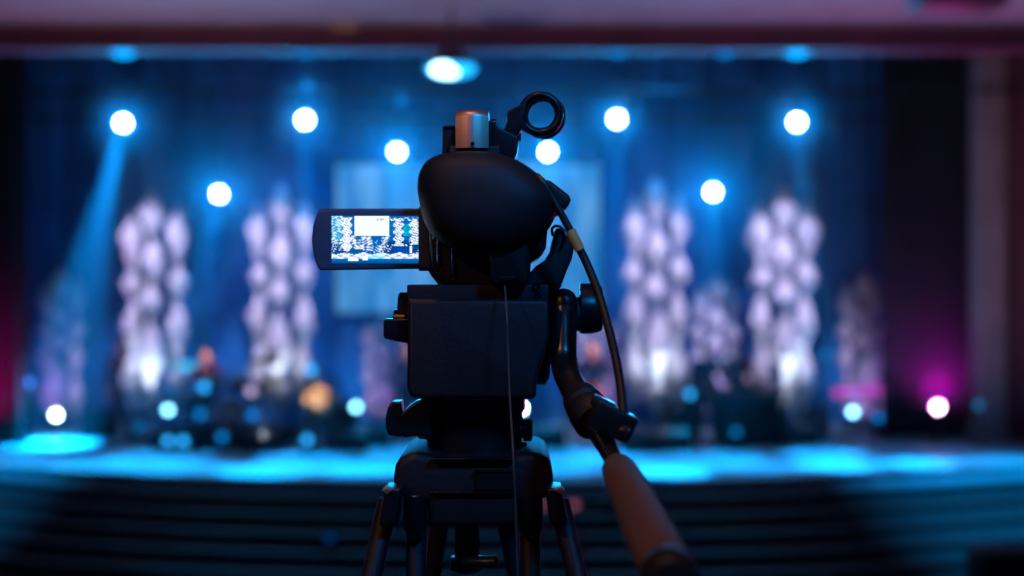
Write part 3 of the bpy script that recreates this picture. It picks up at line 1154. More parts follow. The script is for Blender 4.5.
def tower(px, Y, ytop, ybot, wide, label, dim=False, rs=1):
    rnd = random.Random(rs)
    sc_ = Y / FPX
    base = st(px, Y)
    root = empty('pleated_tower', base, label, 'stage tower')
    H = (ybot - ytop) * sc_
    zb_ = CZ - (ybot - 288) * sc_
    bm = BM()
    box(bm, base + Vector((0, 0, .03)), (.9 * wide, .7, .06), .01)
    finish(bm, 'base_plate', M_pole, root)
    bm = BM()
    for s in (-.22, 0, .22):
        cyl(bm, base + Vector((s * wide, .05, .05)), Vector((base.x + s * wide, Y + .05, zb_ + H * .96)), .02, n=8)
    finish(bm, 'pole', M_pole, root)
    cols_ = [(0, [(.10, .22), (.31, .22), (.48, .16), (.71, .31), (.92, .18)], .54), (-.37, [(.21, .28), (.41, .15), (.59, .25), (.83, .30)], .47), (.38, [(.19, .27), (.40, .17), (.60, .26), (.84, .30)], .47)]
    for cx, lst, w_ in cols_:
        for (f, hh) in lst:
            jx = rnd.uniform(-.03, .03)
            c = Vector((base.x + (cx + jx) * wide, Y - (.16 if cx == 0 else 0) - (.18 if hh > .3 else 0) + rnd.uniform(-.03, .03), zb_ + H * (1 - f)))
            bm = BM()
            module(bm, c, w_ * wide * (1.05 if hh > .3 else .92) * rnd.uniform(.9, 1.06), H * hh, .62 * wide, rnd.uniform(-.25, .25))
            finish(bm, 'folded_panel', M_panel, root, smooth=False)
    return root


tower(155, 25.0, 193, 420, 1.0, 'tall white tower of folded panels, leftmost of the four bright ones', rs=1)
tower(281, 25.0, 186, 412, 1.0, 'tall white tower of folded panels, just left of the camcorder screen', rs=2)
tower(655, 25.0, 180, 412, 1.02, 'tall white tower of folded panels, nearest one right of the camcorder', rs=3)
tower(782, 25.0, 188, 414, 1.05, 'tall white tower of folded panels, rightmost of the four bright ones', rs=4)
tower(62, 27.0, 268, 420, .75, 'low dim violet tower of folded panels at the far left of the stage', rs=5)
tower(861, 27.0, 272, 420, .75, 'low dim violet tower of folded panels right of the four tall ones', rs=6)
tower(715, 27.2, 276, 420, .85, 'low dim violet tower of folded panels between the two right towers', rs=7)
tower(385, 27.2, 318, 420, .8, 'low dim violet tower of folded panels left of the tripod, under the screen', rs=8)
tower(598, 27.2, 318, 420, .85, 'low dim violet tower of folded panels behind the pan handle, under the screen', rs=9)
for px, e1 in ((153, 1), (281, 1.0), (655, 1.0), (782, 1.1)):
    base = st(px, 25.0)
    spot('tower_uplight', Vector((base.x, 22.9, SZ + .25)), base + Vector((0, 0, 1.52)), 400 * e1, (.66, .78, 1.0), 25, .8, .1)
    spot('tower_wash', Vector((base.x * .9, 21.0, 6.9)), base + Vector((0, 0, 2.6)), 1350 * e1, (.62, .57, 1.0), 30, .5, .1)
for px, e1 in ((62, 1), (861, 1), (715, 1), (385, .9), (598, 1)):
    base = st(px, 27.1)
    spot('violet_uplight', Vector((base.x, 25.6, SZ + .2)), base + Vector((0, 0, 1.2)), 34 * e1, (.50, .20, 1.0), 70, .8, .1)

# ------------------------------------------------------------------ projection screen
p0, p1 = at(335, 163, 27.6), at(602, 314, 27.6)
scx = (p0.x + p1.x) / 2
scz = (p0.z + p1.z) / 2
root = empty('projection_screen', (scx, 27.6, p1.z), 'pale blue glowing projection screen hung behind the camcorder', 'projection screen')
m = bpy.data.materials.new('lit_screen_surface')
m.use_nodes = True
nt = m.node_tree
nt.nodes.clear()
tc = nt.nodes.new('ShaderNodeTexCoord')
mp = nt.nodes.new('ShaderNodeMapping')
mp.inputs['Scale'].default_value = (2.4, 1.0, .5)
nz = nt.nodes.new('ShaderNodeTexNoise')
nz.inputs['Scale'].default_value = 1.2
rmp = nt.nodes.new('ShaderNodeValToRGB')
rmp.color_ramp.elements[0].position = .35
rmp.color_ramp.elements[1].position = .68
rmp.color_ramp.elements[0].color = (.010, .20, .60, 1)
rmp.color_ramp.elements[1].color = (.12, .40, .85, 1)
em = nt.nodes.new('ShaderNodeEmission')
oo = nt.nodes.new('ShaderNodeOutputMaterial')
nt.links.new(tc.outputs['Object'], mp.inputs['Vector'])
nt.links.new(mp.outputs[0], nz.inputs['Vector'])
nt.links.new(nz.outputs['Fac'], rmp.inputs[0])
nt.links.new(rmp.outputs[0], em.inputs['Color'])
em.inputs['Strength'].default_value = .95
nt.links.new(em.outputs[0], oo.inputs['Surface'])
bm = BM()
box(bm, (scx, 27.6, scz), (p1.x - p0.x, .03, p0.z - p1.z), .005)
finish(bm, 'screen_surface', m, root)
bm = BM()
W2, H2 = (p1.x - p0.x) / 2, (p0.z - p1.z) / 2
for (cx, cz, sx_, sz_) in ((0, H2, W2 * 2 + .1, .06), (0, -H2, W2 * 2 + .1, .06), (-W2, 0, .06, H2 * 2), (W2, 0, .06, H2 * 2)):
    box(bm, (scx + cx, 27.6, scz + cz), (sx_, .07, sz_), .01)
finish(bm, 'screen_frame', M_can, root)
bm = BM()
for s in (-1, 1):
    cyl(bm, (scx + s * W2 * .8, 27.6, scz + H2), (scx + s * W2 * .8, 27.6, 9.65), .01, n=8)
finish(bm, 'hanging_wire', M_can, root)

# ------------------------------------------------------------------ people
SKIN = {}


def caps(bm, p, q, r1, r2, n=14):
    p, q = Vector(p), Vector(q)
    cyl(bm, p, q, r1, r2, n=n)
    ball(bm, p, r1, n, 10)
    ball(bm, q, r2, n, 10)


def remesh(bm, vox):
    me = bpy.data.meshes.new('t')
    bmesh.ops.recalc_face_normals(bm, faces=bm.faces)
    bm.to_mesh(me)
    bm.free()
    o = bpy.data.objects.new('t', me)
    C.objects.link(o)
    md = o.modifiers.new('r', 'REMESH')
    md.mode = 'VOXEL'
    md.voxel_size = vox
    sm = o.modifiers.new('s', 'SMOOTH')
    sm.factor = .5
    sm.iterations = 3
    dg = bpy.context.evaluated_depsgraph_get()
    dg.update()
    res = bpy.data.meshes.new_from_object(o.evaluated_get(dg))
    bpy.data.objects.remove(o)
    out = BM()
    out.from_mesh(res)
    bpy.data.meshes.remove(res)
    bpy.data.meshes.remove(me)
    return out


def person(px, Y, label, pose, skin=(.62, .33, .22), shirt=(.02, .02, .03), trousers=(.01, .01, .02), hair=(.02, .012, .01), z=SZ, rz=0.0, group=None, longhair=False):
    base = st(px, Y, z)
    J = pose
    R3 = Matrix.Rotation(rz, 3, 'Z')

    def w(k):
        return base + R3 @ Vector(J[k])
    sk = mat('skin_%d' % int(skin[0] * 100), skin, .5, var=.05)
    # body: torso, neck, head, limbs, hands with five fingers, all one surface
    bm = BM()
    pel, ch, nk, hd_ = w('pelvis'), w('chest'), w('neck'), w('head')
    side = R3 @ Vector((1, 0, 0))
    fwd = R3 @ Vector((0, -1, 0))
    ball(bm, pel, (.155, .115, .12), rot=R3)
    ball(bm, (pel + ch) / 2, (.135, .10, .17), rot=R3)
    ball(bm, ch, (.165, .115, .17), rot=R3)
    caps(bm, w('shL'), w('shR'), .06, .06)
    caps(bm, ch + Vector((0, 0, .1)), nk, .07, .055)
    caps(bm, nk, hd_ - Vector((0, 0, .05)), .055, .05)
    ball(bm, hd_, (.075, .095, .115), rot=R3)
    ball(bm, hd_ + fwd * .03 - Vector((0, 0, .075)), (.052, .06, .045), rot=R3)
    caps(bm, hd_ + fwd * .088 + Vector((0, 0, .01)), hd_ + fwd * .108 - Vector((0, 0, .03)), .010, .016, 8)
    for s in (-1, 1):
        ball(bm, hd_ + side * s * .076 - Vector((0, 0, .01)), (.012, .022, .033), rot=R3)
        ball(bm, hd_ + fwd * .08 + side * s * .032 + Vector((0, 0, .028)), (.026, .014, .008), rot=R3)
    ball(bm, hd_ + fwd * .088 - Vector((0, 0, .062)), (.026, .012, .009), rot=R3)
    for s in ('L', 'R'):
        caps(bm, w('sh' + s), w('el' + s), .052, .040)
        caps(bm, w('el' + s), w('wr' + s), .040, .027)
        wr = w('wr' + s)
        hdv = (R3 @ Vector(J['hand' + s])).normalized()
        acr = hdv.cross(R3 @ Vector((0, 0, 1)) if abs(hdv.z) < .8 else fwd).normalized()
        nrm = acr.cross(hdv).normalized()
        if nrm.z > 0:
            nrm = -nrm
        for i, ln in enumerate((.070, .080, .075, .060)):
            r0 = wr + hdv * .02 + acr * (i - 1.5) * .014
            k0 = wr + hdv * .085 + acr * (i - 1.5) * .021
            caps(bm, r0, k0, .014, .013, 8)
            k1 = k0 + (hdv * .85 + nrm * .4).normalized() * ln * .55
            k2_ = k1 + (hdv * .35 + nrm * .9).normalized() * ln * .45
            caps(bm, k0, k1, .010, .009, 8)
            caps(bm, k1, k2_, .009, .008, 8)
        sgn = -1 if s == 'L' else 1
        t0 = wr + hdv * .03 + acr * -.02 * sgn
        t1 = t0 + (hdv * .6 - acr * sgn * .8).normalized() * .045
        caps(bm, t0, t1, .014, .011, 8)
        caps(bm, t1, t1 + (hdv * .9 - acr * sgn * .2 + nrm * .4).normalized() * .035, .011, .009, 8)
        caps(bm, w('hip' + s), w('kn' + s), .085, .058)
        caps(bm, w('kn' + s), w('an' + s), .055, .038)
        caps(bm, w('an' + s), w('toe' + s), .036, .028)
    body = finish(remesh(bm, .0095), 'person', sk, angle=180)
    off = base.copy()
    for v in body.data.vertices:
        v.co -= off
    body.location = off
    tag(body, label, 'person', group)
    # shirt
    bm = BM()
    ball(bm, pel + Vector((0, 0, .04)), (.172, .133, .12), rot=R3)
    ball(bm, (pel + ch) / 2, (.155, .122, .18), rot=R3)
    ball(bm, ch, (.182, .135, .175), rot=R3)
    caps(bm, w('shL'), w('shR'), .074, .074)
    for s in ('L', 'R'):
        caps(bm, w('sh' + s), w('el' + s), .068, .056)
        caps(bm, w('el' + s), w('el' + s).lerp(w('wr' + s), .85), .054, .040)
    finish(remesh(bm, .014), 'shirt', mat('shirt_%d_%d' % (px, 1), shirt, .85, var=.1, scale=8), body, angle=180)
    bm = BM()
    ball(bm, pel, (.168, .13, .12), rot=R3)
    for s in ('L', 'R'):
        caps(bm, w('hip' + s), w('kn' + s), .100, .074)
        caps(bm, w('kn' + s), w('an' + s), .072, .060)
    finish(remesh(bm, .014), 'trousers', mat('trousers_%d' % px, trousers, .85, var=.1, scale=8), body, angle=180)
    for s in ('L', 'R'):
        bm = BM()
        a_, t_ = w('an' + s), w('toe' + s)
        d_ = (t_ - a_)
        d_.z = 0
        d_.normalize()
        a2 = Vector((a_.x, a_.y, t_.z + .012))
        caps(bm, a2 - d_ * .03, t_ + d_ * .02 + Vector((0, 0, .012)), .044, .040, 12)
        finish(bm, 'shoe', mat('black_shoes', (.015, .013, .013), .4), body, angle=180)
    bm = BM()
    ball(bm, hd_ + Vector((0, 0, .035)) - fwd * .018, (.084, .096, .100), rot=R3)
    if longhair:
        ball(bm, hd_ - fwd * .05 - Vector((0, 0, .10)), (.085, .05, .16), rot=R3)
    finish(remesh(bm, .012), 'hair', mat('hair_%d' % int(hair[0] * 1000), hair, .7, var=.2, scale=60), body, angle=180)
    bm = BM()
    for s in (-1, 1):
        ball(bm, hd_ + fwd * .083 + side * s * .031 + Vector((0, 0, .008)), .012, 10, 8)
    finish(bm, 'eyes', mat('eye_white', (.7, .7, .7), .2), body, angle=180)
    return body


STAND = dict(pelvis=(0, 0, .96), chest=(0, 0, 1.27), neck=(0, 0, 1.46), head=(0, -.02, 1.61), shL=(-.165, 0, 1.39), shR=(.165, 0, 1.39),
             elL=(-.25, .02, 1.12), elR=(.25, .02, 1.12), wrL=(-.16, -.22, 1.08), wrR=(.12, -.20, 1.30), handL=(.4, -.5, .1), handR=(-.2, -.3, .8),
             hipL=(-.09, 0, .92), hipR=(.09, 0, .92), knL=(-.11, -.02, .50), knR=(.12, -.05, .50), anL=(-.13, .02, .09), anR=(.15, 0, .09),
             toeL=(-.15, -.14, .035), toeR=(.18, -.16, .035))
SIT = dict(pelvis=(0, 0, .58), chest=(0, -.03, .90), neck=(0, -.04, 1.08), head=(0, -.07, 1.23), shL=(-.165, -.03, 1.01), shR=(.165, -.03, 1.01),
           elL=(-.28, -.04, .76), elR=(.28, -.04, .76), wrL=(-.17, -.26, .82), wrR=(.20, -.28, .88), handL=(.5, -.5, .0), handR=(-.4, -.6, .1),
           hipL=(-.09, 0, .56), hipR=(.09, 0, .56), knL=(-.17, -.40, .56), knR=(.17, -.40, .56), anL=(-.17, -.38, .09), anR=(.18, -.34, .09),
           toeL=(-.19, -.54, .035), toeR=(.21, -.50, .035))


def pose(base, **kw):
    d = dict(base)
    d.update(kw)
    return d


def stool(px, Y, label, h=.46, z=SZ):
    p = st(px, Y, z)
    root = empty('stool', p, label, 'stool')
    bm = BM()
    lathe(bm, p, (0, 0, 1), [(h - .06, .14), (h - .055, .165), (h - .01, .17), (h, .15), (h, .001)], 28)
    finish(bm, 'seat', M_blk, root)
    for k in range(4):
        t = PI / 4 + k * PI / 2
        bm = BM()
        cyl(bm, p + Vector((.10 * math.cos(t), .10 * math.sin(t), h - .05)), p + Vector((.2 * math.cos(t), .2 * math.sin(t), 0)), .013, n=10)
        finish(bm, 'leg', M_chrome, root)
    bm = BM()
    torus(bm, p + Vector((0, 0, .18)), (0, 0, 1), .165, .008, 28, 8)
    finish(bm, 'foot_ring', M_chrome, root)


# drummer on a low riser
b = BM()
rp = st(228, 24.6)
box(b, rp + Vector((0, 0, .125)), (2.2, 1.9, .25), .01)
for k in range(12):
    box(b, rp + Vector((-1.0 + k * .18, -.955, .12)), (.02, .02, .18))
tag(finish(b, 'drum_riser', M_dark), 'low black riser carrying the drum kit', 'riser')
stool(207, 25.1, 'round stool under the drummer', z=SZ + .25)
person(207, 25.1, 'person seated at the drums, face turned to the hall, dark red shirt', pose(SIT, wrL=(-.16, -.36, .84), wrR=(.22, -.36, .86)),
       skin=(.80, .36, .22), shirt=(.35, .03, .04), z=SZ + .25)
stool(318, 23.6, 'round stool under the guitarist')
person(318, 23.6, 'person in a yellow shirt seated with an acoustic guitar', pose(SIT, wrL=(-.10, -.22, .74), wrR=(.34, -.24, .92), elR=(.33, -.02, .76)),
       skin=(.60, .35, .30), shirt=(.60, .36, .16), trousers=(.10, .08, .10))
person(407, 25.0, 'person standing in a dark top close beside the left of the fluid head', pose(STAND, wrL=(-.2, -.24, 1.0)), skin=(.72, .32, .24), shirt=(.16, .06, .12), z=SZ - 0.0)
person(592, 25.0, 'person with long hair and red trousers singing, seen behind the pan handle', STAND, skin=(.82, .36, .22), shirt=(.18, .05, .16), trousers=(.55, .03, .03), longhair=True, hair=(.08, .03, .015))
person(706, 24.2, 'person in dark clothes playing a bass right of the bent cable', pose(STAND, wrL=(-.02, -.22, 1.02), wrR=(.46, -.20, 1.22), elR=(.32, -.02, 1.12), handL=(.3, -.3, -.3), handR=(.1, -.3, .5)),
       skin=(.34, .18, .14), shirt=(.010, .012, .02), trousers=(.008, .008, .012))
person(738, 24.6, 'person in dark clothes with a crimson shirt front standing at the keyboard', pose(STAND, wrL=(-.16, -.36, 1.02), wrR=(.16, -.36, 1.02), handL=(0, -1, -.1), handR=(0, -1, -.1)),
       skin=(.28, .15, .13), shirt=(.20, .01, .05), trousers=(.008, .008, .012))
person(122, 25.6, 'person in black standing dimly left of the leftmost tower', pose(STAND, wrR=(.2, -.1, .95), handR=(0, -.2, -1), wrL=(-.24, -.06, .86), handL=(0, 0, -1)), skin=(.28, .18, .17), shirt=(.01, .01, .02))


# instruments
def outline_guitar(s=1.0):
    pts = []
    for k in range(40):
        t = 2 * PI * k / 40
        x = math.cos(t) * .245
        wd = .185 - .035 * math.cos(t)
        waist = 1 - .26 * math.exp(-((x - .04) / .07) ** 2)
        pts.append((x * s, math.sin(t) * wd * waist * s))
    return pts


def guitar(px, Y, zc_, tilt, label, colr, neck=.46, solid=False, dx=0, fy=-.26):
    c = st(px, Y) + Vector((dx, fy, zc_))
    root = empty('electric_bass' if solid else 'acoustic_guitar', c, label, 'bass guitar' if solid else 'guitar')
    th = .035 if solid else .09
    R_ = Matrix.Rotation(tilt, 3, 'Y')

    def ww(x, y, z_):
        return c + R_ @ Vector((x, y, z_))
    bm = BM()
    s_ = .78 if solid else 1
    o_ = outline_guitar(s_)
    rl = []
    for yy, ins in ((-th / 2, .006), (-th / 2 + .006, 0), (th / 2 - .006, 0), (th / 2, .006)):
        rl.append([ww(x, yy, z_) for x, z_ in inset_poly(o_, ins)])
    rings(bm, rl)
    finish(bm, 'guitar_body', mat('guitar_wood_%d' % px, colr, .3, var=.1, scale=12), root)
    bm = BM()
    box(bm, ww(-(.22 * s_ + neck / 2), -th / 2 + .002, 0), (neck + .06, .022, .048), .006, R_)
    nk_ = finish(bm, 'neck', mat('neck_wood', (.08, .03, .02), .5), root)
    bm = BM()
    box(bm, ww(-(.22 * s_ + neck + .09), -th / 2 + .004, 0), (.17, .016, .075), .005, R_)
    for i in range(3):
        for s in (-1, 1):
            cyl(bm, ww(-(.22 * s_ + neck + .05 + i * .045), -th / 2, s * .03), ww(-(.22 * s_ + neck + .05 + i * .045), -th / 2, s * .06), .005, n=8)
    finish(bm, 'headstock', M_blk, root)
    bm = BM()
    if solid:
        box(bm, ww(0, -th / 2 - .004, 0), (.09, .012, .08), .003, R_)
        finish(bm, 'pickup', M_blk, root)
    else:
        lathe(bm, ww(-.06, -th / 2 - .001, 0), R_ @ Vector((0, -1, 0)), [(0, .05), (.001, .05), (.0012, .001)], 28)
        finish(bm, 'sound_hole', M_blk, root)
    bm = BM()
    box(bm, ww(.10, -th / 2 - .004, 0), (.03, .012, .12), .003, R_)
    finish(bm, 'bridge', M_blk, root)


guitar(316, 23.6, .74, math.radians(255), 'pale yellow acoustic guitar held upright against the seated guitarist', (.90, .68, .42), dx=.02, fy=-.22)
guitar(706, 24.2, 1.05, math.radians(200), 'dark electric bass held by the person in dark clothes', (.10, .02, .03), neck=.6, solid=True, fy=-.2)


def drum(name, c, ax, r, h, label, shell, stand=True, floor=SZ + .25):
    c = Vector(c)
    ax = Vector(ax).normalized()
    root = empty(name, c, label, 'drum', 'drums of the kit on the riser')
    bm = BM()
    lathe(bm, c - ax * h / 2, ax, [(0, r * .98), (.002, r), (h - .002, r), (h, r * .98)], 36)
    finish(bm, 'shell', shell, root)
    for s in (-1, 1):
        bm = BM()
        lathe(bm, c + ax * s * h / 2, ax * s, [(-.02, r * .97), (.003, r * .97), (.004, .001)], 36)
        finish(bm, 'drumhead', mat('drum_skin', (.55, .55, .58), .45), root)
        bm = BM()
        torus(bm, c + ax * s * (h / 2 - .01), ax, r * 1.02, .010, 36, 8)
        finish(bm, 'hoop', M_chrome, root)
    if stand:
        bm = BM()
        for k in range(3):
            t = 2 * PI * k / 3 + .4
            if r > .19 or name == 'floor_tom':
                cyl(bm, c + Vector((math.cos(t) * r * 1.04, math.sin(t) * r * 1.04, 0)), Vector((c.x + math.cos(t) * r * 1.08, c.y + math.sin(t) * r * 1.08, floor)), .010, n=8)
            else:
                cyl(bm, Vector((c.x, c.y, c.z - h * .5)), Vector((c.x + math.cos(t) * .2, c.y + math.sin(t) * .2, floor)), .010, n=8)
        finish(bm, 'stand_legs', M_chrome, root)
    return root


M_shell = mat('drum_shell', (.03, .06, .10), .15, .3, coat=.5)
kz = SZ + .25
k0 = st(228, 24.35, kz)
drum('bass_drum', k0 + Vector((0, 0, .285)), (0, -1, 0), .27, .42, 'large bass drum facing the hall, lowest of the kit', M_shell, stand=False)
drum('rack_tom', k0 + Vector((-.2, -.05, .78)), (-.1, -.45, 1), .14, .2, 'small rack tom above the bass drum, the left one', M_shell, stand=False)
drum('rack_tom', k0 + Vector((.18, -.05, .78)), (.1, -.45, 1), .15, .22, 'small rack tom above the bass drum, the right one', M_shell, stand=False)
drum('snare_drum', k0 + Vector((.42, .22, .55)), (0, -.1, 1), .175, .14, 'shallow snare drum right of the bass drum', M_chrome)
drum('floor_tom', k0 + Vector((-.6, .1, .40)), (0, 0, 1), .2, .38, 'deep floor tom left of the bass drum', M_shell)
bm = BM()
cyl(bm, k0 + Vector((-.02, 0, .54)), k0 + Vector((-.02, 0, .74)), .014, n=8)
cyl(bm, k0 + Vector((-.2, -.03, .72)), k0 + Vector((.18, -.03, .72)), .012, n=8)
tag(finish(bm, 'tom_holder', M_chrome), 'chrome bracket holding the two rack toms over the bass drum', 'bracket')
for (dx, dy, hh, r, lab) in ((-.72, -.15, 1.12, .24, 'brass crash cymbal on a stand at the left of the kit'), (.66, -.1, 1.18, .26, 'brass ride cymbal on a stand at the right of the kit'),
                             (.75, .25, .82, .17, 'small pair of hi-hat cymbals right of the snare drum')):
    p = k0 + Vector((dx, dy, 0))
    root = empty('cymbal_stand', p, lab, 'cymbal', 'cymbals of the kit')
    bm = BM()
    lathe(bm, p + Vector((0, 0, hh)), (.05, -.25, 1), [(0, r), (.002, r), (.018, r * .3), (.035, r * .18), (.045, .005)], 36)
    if hh < 1:
        lathe(bm, p + Vector((0, 0, hh - .02)), (.05, -.25, -1), [(0, r), (.002, r), (.018, r * .3), (.035, r * .18), (.04, .005)], 36)
    finish(bm, 'cymbal', mat('cymbal_brass', (.40, .30, .18), .6, .3), root)
    bm = BM()
    cyl(bm, p + Vector((0, 0, .2)), p + Vector((0, 0, hh + .06)), .011, n=8)
    finish(bm, 'pole', M_chrome, root)
    for k in range(3):
        t = 2 * PI * k / 3
        bm = BM()
        cyl(bm, p + Vector((0, 0, .3)), p + Vector((.22 * math.cos(t), .16 * math.sin(t), .01)), .009, n=8)
        finish(bm, 'leg', M_chrome, root)


def mic_stand(px, Y, h, label, boom=0.0):
    p = st(px, Y)
    root = empty('microphone_stand', p, label, 'microphone stand')
    bm = BM()
    lathe(bm, p, (0, 0, 1), [(0, .14), (.015, .14), (.03, .03), (.035, .012), (.036, .001)], 28)
    finish(bm, 'round_base', M_blk, root)
    bm = BM()
    cyl(bm, p + Vector((0, 0, .02)), p + Vector((0, 0, h)), .010, n=10)
    finish(bm, 'pole', M_chrome, root)
    e_ = p + Vector((0, 0, h))
    if boom:
        bm = BM()
        cyl(bm, e_ + Vector((-boom * .3, 0, -.06)), e_ + Vector((boom, 0, .18)), .008, n=10)
        finish(bm, 'boom', M_chrome, root)
        e_ = e_ + Vector((boom, 0, .18))
    bm = BM()
    cyl(bm, e_, e_ + Vector((0, .12, .04)), .014, .018, n=14)
    ball(bm, e_ + Vector((0, .145, .048)), .027, 14, 10)
    finish(bm, 'microphone', M_blk2, root)


mic_stand(590, 24.6, 1.42, 'microphone stand before the singer behind the pan handle')
mic_stand(407, 24.6, 1.42, 'microphone stand before the person beside the fluid head')
mic_stand(334, 23.2, .92, 'low boom microphone stand beside the seated guitarist', -.3)
mic_stand(724, 23.9, 1.40, 'microphone stand right of the bass player')


def wedge(px, Y, label, rz=0.0, s=1.0):
    p = st(px, Y)
    root = empty('floor_monitor', p, label, 'speaker', 'floor monitors along the stage')
    R_ = Matrix.Rotation(rz, 3, 'Z')
    prof = [(-.2, 0), (.22, 0), (.22, .12), (.02, .36), (-.2, .30)]
    prof = [(y, z_) for y, z_ in prof]
    rl = []
    for x in (-.30 * s, -.29 * s, .29 * s, .30 * s):
        ins = .008 if abs(x) > .295 * s else 0
        rl.append([p + R_ @ Vector((x, y * s, z_ * s)) for y, z_ in inset_poly(prof, ins)])
    bm = BM()
    rings(bm, rl)
    finish(bm, 'cabinet', M_blk, root)
    n_ = Vector((0, .24, .20)).normalized()
    c = Vector((0, .125, .245)) * s
    bm = BM()
    up_ = Vector((0, -.20, .24)).normalized()
    rot_ = R_ @ Matrix((Vector((1, 0, 0)), up_, n_)).transposed()
    box(bm, p + R_ @ (c + n_ * .004), (.54 * s, .27 * s, .012), .004, rot_)
    finish(bm, 'grille', M_dalu, root)


for px, Y, lab in ((350, 23.3, 'black wedge monitor left of the tripod base, right of the guitarist'), (374, 24.0, 'black wedge monitor just behind and right of the one beside the guitarist'),
                   (640, 23.2, 'black wedge monitor under the tower right of the camcorder'), (672, 23.4, 'black wedge monitor at the bassist\'s feet'),
                   (800, 24.4, 'black wedge monitor right of the keyboard'), (258, 23.3, 'black wedge monitor in front of the drum riser'), (548, 23.8, 'black wedge monitor between the tripod and the pan handle')):
    wedge(px, Y, lab)

# keyboard
p = st(752, 24.0)
root = empty('keyboard', p, 'black keyboard on a panelled stand in front of the person at the right', 'keyboard')
bm = BM()
box(bm, p + Vector((0, 0, .86)), (1.3, .36, .12), .015)
finish(bm, 'keyboard_case', M_blk2, root)
bm = BM()
for k in range(36):
    box(bm, p + Vector((-.58 + k * .033, .08, .925)), (.030, .15, .014))
finish(bm, 'white_keys', mat('ivory_keys', (.75, .75, .72), .3), root)
bm = BM()
for k in range(35):
    if k % 7 not in (2, 6):
        box(bm, p + Vector((-.5635 + k * .033, .04, .937)), (.016, .09, .014))
finish(bm, 'black_keys', M_blk2, root)
bm = BM()
box(bm, p + Vector((0, -.12, .42)), (1.25, .03, .76), .01)
box(bm, p + Vector((-.6, .02, .42)), (.03, .28, .80), .01)
box(bm, p + Vector((.6, .02, .42)), (.03, .28, .80), .01)
box(bm, p + Vector((0, 0, .01)), (1.25, .32, .02), .004)
finish(bm, 'stand_panel', M_dark, root)


def amp(px, Y, w_, h_, label, n=2):
    p = st(px, Y)
    root = empty('amplifier', p, label, 'amplifier')
    bm = BM()
    box(bm, p + Vector((0, 0, h_ / 2)), (w_, .35, h_), .02)
    finish(bm, 'cabinet', M_blk, root)
    bm = BM()
    box(bm, p + Vector((0, -.178, h_ * .44)), (w_ * .9, .012, h_ * .78), .004)
    finish(bm, 'grille_cloth', M_dark, root)
    bm = BM()
    box(bm, p + Vector((0, -.178, h_ * .91)), (w_ * .9, .014, h_ * .1), .003)
    for k in range(6):
        cyl(bm, p + Vector((-w_ * .36 + k * w_ * .14, -.185, h_ * .91)), p + Vector((-w_ * .36 + k * w_ * .14, -.205, h_ * .91)), .014, n=10)
    finish(bm, 'control_panel', M_dalu, root)


amp(680, 25.2, .7, 1.0, 'tall black amplifier behind the bass player')
amp(340, 25.4, .62, .62, 'black amplifier behind the guitarist, under the screen')
amp(812, 25.6, .62, .55, 'black amplifier right of the person at the keyboard')
amp(100, 25.4, .62, .50, 'black amplifier at the foot of the leftmost tower')

# ------------------------------------------------------------------ light on the cloth, floor and hall
spot('cloth_wash', (-3.5, 23.2, 7.6), (-3.6, 28, 4.1), 700, (0.0, .30, 1.0), 60, 1, .3)
spot('cloth_wash', (2.6, 23.2, 7.6), (2.6, 28, 4.1), 560, (0.0, .30, 1.0), 60, 1, .3)
# blue-cyan floor pools from the header
for (x, y, e, a) in ((-6.4, 21.9, 300, 20), (-5.0, 21.6, 300, 18), (-3.6, 21.3, 420, 17), (-2.2, 21.5, 360, 18), (.6, 21.6, 300, 18), (2.3, 21.2, 620, 14), (3.6, 21.8, 260, 18), (4.9, 21.9, 480, 15), (6.2, 22.1, 420, 14), (7.6, 22.2, 220, 18), (-7.9, 22.2, 220, 18)):
    spot('floor_pool', (x * .95, y - .8, 7.2), (x, y - .45, SZ), e * (17 if e > 350 else 11), (0.0, .42, 1.0), a, .8, .1)
# front light that reaches the steps at the two sides
spot('step_wash', (9.2, 12.5, 7.2), (7.6, 19.6, .6), 9500, (0.0, .30, .8), 34, 1, .1)
spot('step_wash', (-9.4, 12.5, 7.2), (-8.6, 19.8, .7), 7500, (0.0, .30, .8), 26, 1, .1)
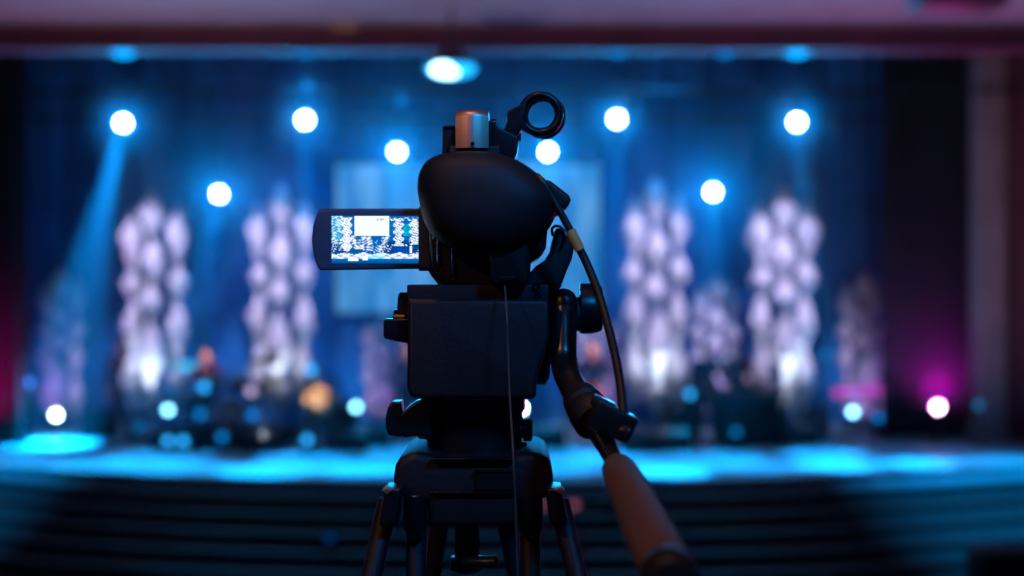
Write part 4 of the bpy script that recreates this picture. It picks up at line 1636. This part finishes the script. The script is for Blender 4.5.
# house lights
spot('house_light', (-1.9, -1.6, 5.6), (0.03, 1.08, 3.75), 48, (1.0, .40, .14), 20, .6, .07)
spot('house_light', (-0.5, 0.45, 7.3), (0.0, 1.08, 3.75), 80, (1.0, .42, .16), 22, .6, .12)
spot('ceiling_wash', (-4.5, 15.0, 3.2), (-3.0, 19.0, 7.5), 420, (1.0, .60, .62), 120, 1, .4)
spot('ceiling_wash', (4.5, 15.0, 3.2), (4.0, 19.0, 7.5), 330, (.9, .55, .8), 120, 1, .4)

spot('blue_veil_fill', (1.6, -2.4, 6.8), (0.0, 1.1, 4.10), 1100, (0.0, .30, 1.0), 12, 1.0, .5)  # added blue spot, stands in for lens veil over the rig
spot('pillar_fill', (5.5, 19.0, 2.4), (8.0, 24.3, 4.5), 160, (1.0, .55, .65), 60, 1, .3)  # unseen spot added to brighten the pillar
# unseen warm spots added to brighten the players
for px, Y, z_, e, a in ((207, 25.1, SZ + 1.48, 700, 9), (317, 23.6, SZ + .78, 900, 8), (407, 25, SZ + 1.6, 500, 8), (592, 25, SZ + 1.6, 800, 8), (590, 25, SZ + .5, 500, 14)):
    t = st(px, Y, z_)
    spot('player_fill', t + Vector((.3, -3.0, 1.8)), t, e, (1.0, .70, .46), a, .6, .05)

# ------------------------------------------------------------------ world, camera, view
w_ = bpy.data.worlds.new('World')
sc.world = w_
w_.use_nodes = True
bg = w_.node_tree.nodes['Background']
bg.inputs['Color'].default_value = (0.02, 0.07, 0.35, 1)
bg.inputs['Strength'].default_value = 0.10

cd = bpy.data.cameras.new('Camera')
cd.lens = 50
cd.sensor_width = 36
cd.clip_end = 100
cd.dof.use_dof = True
cd.dof.focus_distance = 1.07
cd.dof.aperture_fstop = 3.85
co = bpy.data.objects.new('Camera', cd)
C.objects.link(co)
co.location = (0, 0, CZ)
co.rotation_euler = (PI / 2, 0, 0)
sc.camera = co

sc.view_settings.view_transform = 'Standard'
sc.view_settings.look = 'None'
sc.view_settings.exposure = 0.0
sc.view_settings.gamma = 1.0
sc.view_settings.use_curve_mapping = False
cy = sc.cycles
cy.use_denoising = True
cy.max_bounces = 6
cy.diffuse_bounces = 3
cy.glossy_bounces = 3
cy.volume_bounces = 0
cy.sample_clamp_indirect = 3.0
cy.use_light_tree = True
cy.use_adaptive_sampling = False
